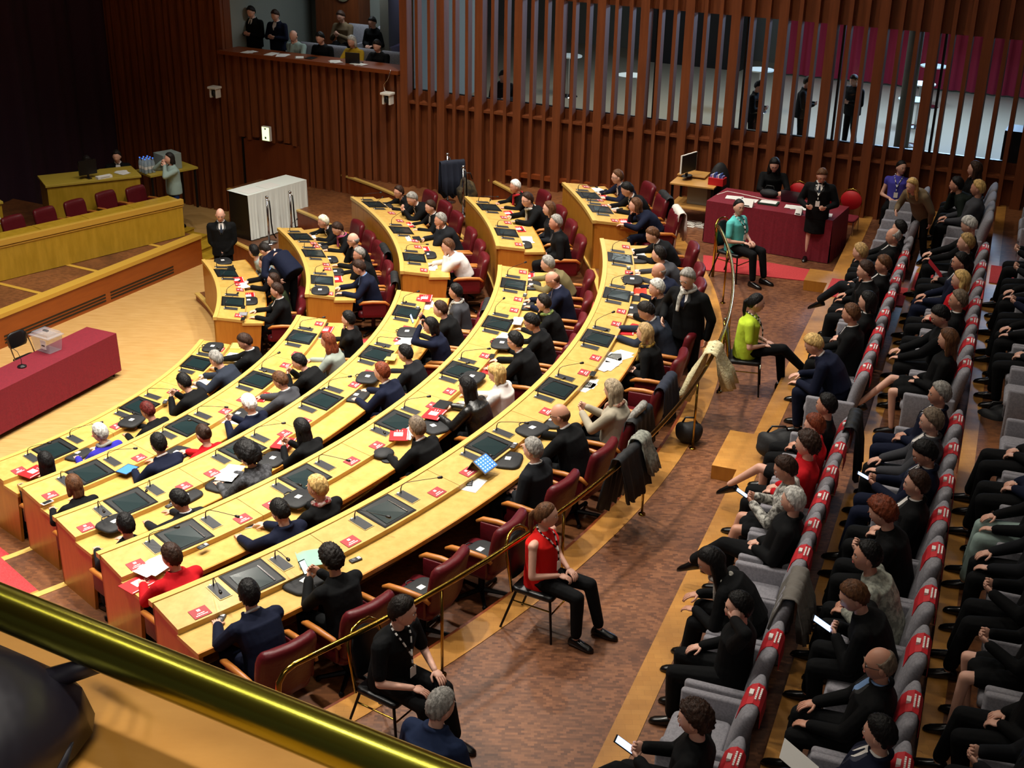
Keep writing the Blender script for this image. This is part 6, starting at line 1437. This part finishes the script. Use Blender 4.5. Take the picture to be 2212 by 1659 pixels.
e=empty('table_sign',(-8.45,25.93,-.217),.78,'white name sign on the edge of the podium desk','sign'); b=MB(); b.box(-.16,.16,-.06,.06,0,.05); b.build('sign_card',m_white,e); b=MB(); b.box(-.1,.1,-.062,-.06,.015,.035); b.build('printed_line',m_print,e)
# side table with water bottles and box
sd=empty('side_table',(-7.78,26.75,-1.26),.78,'small side table at the right end of the podium desk','table')
b=MB(); b.box(0,1.15,-.1,.55,.86,.90); b.build('table_top',mat('podium_top','b39a3a',.4),sd)
for x_ in(.04,1.08):
    for y_ in(-.06,.5): b=MB(); b.box(x_,x_+.04,y_,y_+.04,0,.86); b.build('leg',m_black,sd)
m_bot=mat('bottle_plastic','b8ccd8',.08,alpha=.5)
bt=None
T3=rotz(.78,(-7.78,26.75,-.36+.002))
for k in range(9):
    p=T3@np.array([.02+.09*(k%3),.10+.11*(k//3),0,1])
    if bt is None:
        bt=empty('water_bottle',tuple(map(float,p[:3])),0,'clear plastic water bottle with blue cap standing in the cluster on the podium side table','bottle','water bottles on the podium side table')
        b=MB(); b.loft([[(r*math.cos(t),r*math.sin(t),z) for t in th8] for r,z in((.036,0),(.038,.02),(.038,.20),(.03,.24),(.014,.28),(.014,.30))]); b.build('bottle_body',m_bot,bt,smooth=True)
        b=MB(); b.loft([[(.016*math.cos(t),.016*math.sin(t),z) for t in th8] for z in(.30,.32)]); b.build('bottle_cap',m_blue,bt)
        b=MB(); b.loft([[(.0388*math.cos(t),.0388*math.sin(t),z) for t in th8] for z in(.09,.15)],closed=False); b.build('bottle_label',m_white,bt,smooth=True)
    else: dup(bt,tuple(map(float,p[:3])),0)
p=T3@np.array([.62,.22,0,1]); b=MB(); b.box(-.22,.22,-.2,.2,0,.34); e=b.build('cardboard_box',mat('grey_carton','8b9894',.7),loc=tuple(map(float,p[:3])),rz=.78,bevel=.006); tag(e,'pale grey carton on the side table behind the woman with a camera','box')
# ------------------------------------------------ coats, scarves, bags
def cloth_over(name,label,cat,loc,rz,w_,front,back,m,thick=.03,wav=.02,mats=None,curl=0,r=.06):
    # garment draped over a rail or chair back: an arch profile extruded with folds, with thickness
    o=empty(name,loc,rz,label,cat); b=MB(); nx=22
    prof=[(front[0],-front[1])]+[(front[0]*.5+r*.5,-front[1]*.5),(r,0-.02)]+[(r*math.cos(a),r*math.sin(a)) for a in np.linspace(.3,math.pi-.3,6)]+[(-r,-.02),(-back[0]*.5-r*.5,-back[1]*.5),(-back[0],-back[1])]
    rs=np.random.RandomState(len(label)); ph=rs.uniform(0,6,3)
    outer=[];inner=[]
    for i in range(nx+1):
        x_=-w_/2+w_*i/nx; fo=wav*(math.sin(i*1.15+ph[0])+.6*math.sin(i*2.3+ph[1]))
        edge=1-.12*abs(2*i/nx-1)**3
        Pp=[((y_+np.sign(y_)*fo*min(1,abs(z_)/.15)),z_*edge*(1+.05*math.sin(i*.8+ph[2]))) for y_,z_ in prof]
        outer.append([(x_,y_*1.0,z_) for y_,z_ in Pp]); 
    rings=[]
    for ring_ in outer:
        P2=np.array(ring_); c_=np.array([P2[0][0],0,-.2]); inn=P2.copy(); inn[:,1]*=(1-thick/.09*.5); inn[:,2]-=thick*.4
        rings.append(list(map(tuple,P2))+list(map(tuple,inn[::-1])))
    b.loft(rings); b.build('cloth_body' if name!='scarf' else 'knitted_body',m,o,smooth=True); return o
m_cream=mat('cream_fleece','c9bd92',.95,kind='noise',col2='d8cfa8',scale=30,bump=.5)
def at_pol(r,a,z): x,y,_=pol(r,a); return (x,y,z)
co=cloth_over('fleece_coat','cream fleece coat hanging over the brass railing beside the standing older man','coat',at_pol(15.42,-18.6,.94),math.radians(-18.6+90),.42,(.30,.62),(.26,.42),m_cream,wav=.05,r=.09)
co=cloth_over('dark_coat','black coat hanging over the brass railing under a grey scarf','coat',at_pol(15.42,-29.8,.94),math.radians(-29.8+90),.52,(.17,.62),(.15,.45),m_bag)
co=cloth_over('scarf','grey flecked scarf laid over the black coat on the brass railing','scarf',at_pol(15.42,-28.7,.965),math.radians(-28.7+90),.22,(.20,.66),(.19,.32),m_cloth('greyknit','knit'),r=.085)
def chaircoat(a,row,label,m,w_=.54,z=.92,dr=1.47,front=(.10,.45),back=(.12,.72),nm='dark_coat'):
    return cloth_over(nm,label,'coat',at_pol(RAD[row]+dr,a,FL[row]+z+.03),math.radians(a+90),w_,back,front,m,r=.07)
m_navyc=mat('navy_wool','131a2c',.85,bump=.3,scale=8)
chaircoat(-21.3,5,'dark navy coat spread over an empty armchair back beneath the standing older man',m_navyc)
chaircoat(-25.1,5,'black coat with grey fur collar on the armchair of the ash-blonde woman',m_bag)
o=empty('fur_collar',at_pol(RAD[5]+1.47,-25.1,FL[5]+1.02),math.radians(-25.1+90),'grey fur collar of the black coat behind the ash-blonde woman','collar'); b=MB(); b.tube([(-.2,.05,-.08),(-.14,.0,.03),(0,-.03,.06),(.14,0,.03),(.2,.05,-.08)],[.035,.045,.05,.045,.035],seg=10); b.build('fur',m_hair('grey'),o,smooth=True)
chaircoat(6.9,2,'black coat on the chair back behind the navy-suited man of the second upper row',m_bag)
chaircoat(-4.9,3,'large black coat on the chair of the dark-haired woman in grey jacket',m_bag)
chaircoat(6.3,5,'white jacket with black piping hanging on a chair behind the top desk',m_cream if False else mat('white_wool','cfcac2',.85,bump=.2,scale=8),nm='white_jacket')
chaircoat(9.8,5,'black coat piled behind the young bowed man at the top desk',m_bag)
chaircoat(-12.4,2,'black cardigan on the chair of the auburn curls',m_bag,back=(.1,.4))
chaircoat(15.7,2,'dark coat behind the bald man of the second upper row',m_bag)
co=cloth_over('scarf','grey folded shawl draped over a spectator seat back in the front row','scarf',sp(-.95,9.2,1.16),faceS,.52,(.12,.30),(.14,.40),mat('taupe_wool','6f6a64',.95,bump=.5,scale=14),r=.075,wav=.03)
co=cloth_over('dark_coat','dark green-black coat over the end seat of the front spectator row','coat',sp(-.93,12.6,1.15),faceS,.5,(.12,.45),(.12,.6),m_bag,r=.07)
co=cloth_over('dark_coat','navy coat hanging on the barrier post behind the third upper row','coat',(-1.25,24.75,.55),.4,.5,(.12,.7),(.12,.6),m_navyc)
def sack(loc,label,s=(.2,.16,.2),m=None,rz=0,nm='backpack'):
    e=empty(nm,loc,rz,label,'bag'); b=MB(); rs=np.random.RandomState(len(label)); V0=len(b.v)
    b.ell((0,0,s[2]),s[0],s[1],s[2],nu=22,nv=14); v=b.v[0]; v*= (1+.07*np.sin(v@np.array([21,13,17.]))[:,None]); v[:,2]=np.maximum(v[:,2],0); b.build('bag_body',m or m_bag,e,smooth=True)
    b=MB(); b.tube([(-s[0]*.5,0,s[2]*1.9),(-s[0]*.3,.02,s[2]*2.3),(s[0]*.3,.02,s[2]*2.3),(s[0]*.5,0,s[2]*1.9)],.012); b.build('carry_strap',m_black,e,smooth=True); return e
sack(sp(-1.78,13.4,.185),'bulging black backpack on the floor before the front spectator row',(.25,.18,.17))
sack((-.95,24.6,-.30),'camouflage rucksack below the barrier posts behind the third upper row',(.2,.16,.3),mat('camouflage','5a4a2c',.8,kind='noise',col2='2c2418',scale=9))
sack(sp(.5,14.4,.455),'black bag on the floor beside the bare crossed legs',(.24,.18,.18))
sack((2.12,13.9,0.0),'dark bag on the floor under the cream fleece coat',(.17,.13,.14))
sack(sp(.62,6.9,.455+.27),'black bag with an orange edge between the second and third spectator rows',(.2,.15,.14))
for a,lab in((-35.6,'black conference bag on the empty armchair left of the charcoal suit'),(-39.0,'black conference bag on the empty armchair beside the curly-haired person')):
    x,y,_=pol(RAD[5]+1.1,a); item('bag',(x,y,FL[5]+.475),math.radians(a),lab)
x,y,_=pol(RAD[4]+1.05,-12.1); sack((x,y,FL[4]+.35),'pink handbag wedged beside the black-haired woman in the fourth row',(.10,.08,.12),mat('pink_leather','b0426a',.5),nm='handbag')
# ------------------------------------------------ things held in hands
def held(kind,key,label,dz=.03,fwd=.05,tilt=.9,sz=1):
    r,inf=INFO[key]; A=inf['arms']; p=(A[1][2]+A[-1][2])/2+np.array([0,.09+fwd,dz]); Mw=Matrix.Translation(r.location)@Matrix.Rotation(r.rotation_euler.z,4,'Z')@Matrix.Scale(r.scale[0],4)
    w_=Mw@Vector(p); e=empty(kind,w_,r.rotation_euler.z,label,'phone' if 'phone' in kind else 'paper'); e.rotation_euler=(tilt,0,r.rotation_euler.z)
    if 'phone' in kind:
        b=MB(); b.box(-.034*sz,.034*sz,-.068*sz,.068*sz,-.004,.004); b.build('phone_body',m_black,e,bevel=.002)
        b=MB(); b.box(-.029*sz,.029*sz,-.058*sz,.058*sz,.0042,.005); b.build('screen',m_bluel if 'blue' in label else mat('phone_glow','d6fff0',.3,emit=1.6),e)
    else:
        b=MB(); b.box(-.105,.105,-.148,.148,-.001,.001); b.build('sheet',[m_fold if 'red' in label else m_white],e)
    return e
def K(s): return [k for k in INFO if s in k][0]
held('phone',K('holding a glowing phone up'),'bright glowing phone held up by the curly-haired person at the near outer row')
held('phone',K('raising both arms to hold up'),'pale blue-cased phone held up high in the middle row',tilt=1.2)
held('phone',K('thumbing a bright blue phone'),'phone with glowing blue keypad in the brown-haired man\'s hands',.04,.03,.5,1.3)
held('phone',K('bushy brown curls'),'phone with pale blue screen under bushy brown curls at the picture foot',.04,.03,.5,1.2)
held('phone',K('floral dress'),'phone with a bright blue-white screen held by the woman in floral dress',.05,.03,.5)
held('phone',K('holding a blue phone'),'small blue phone between white cuffs in the second spectator row',.04,.03,.4)
held('leaflet',K('holding a red leaflet'),'red and white leaflet in the sandy-haired man\'s hand',.12,.0,.8)
held('leaflet',K('blue and white leaflet, at the picture foot'),'blue and white leaflet held at the picture foot',.12,.1,.6)
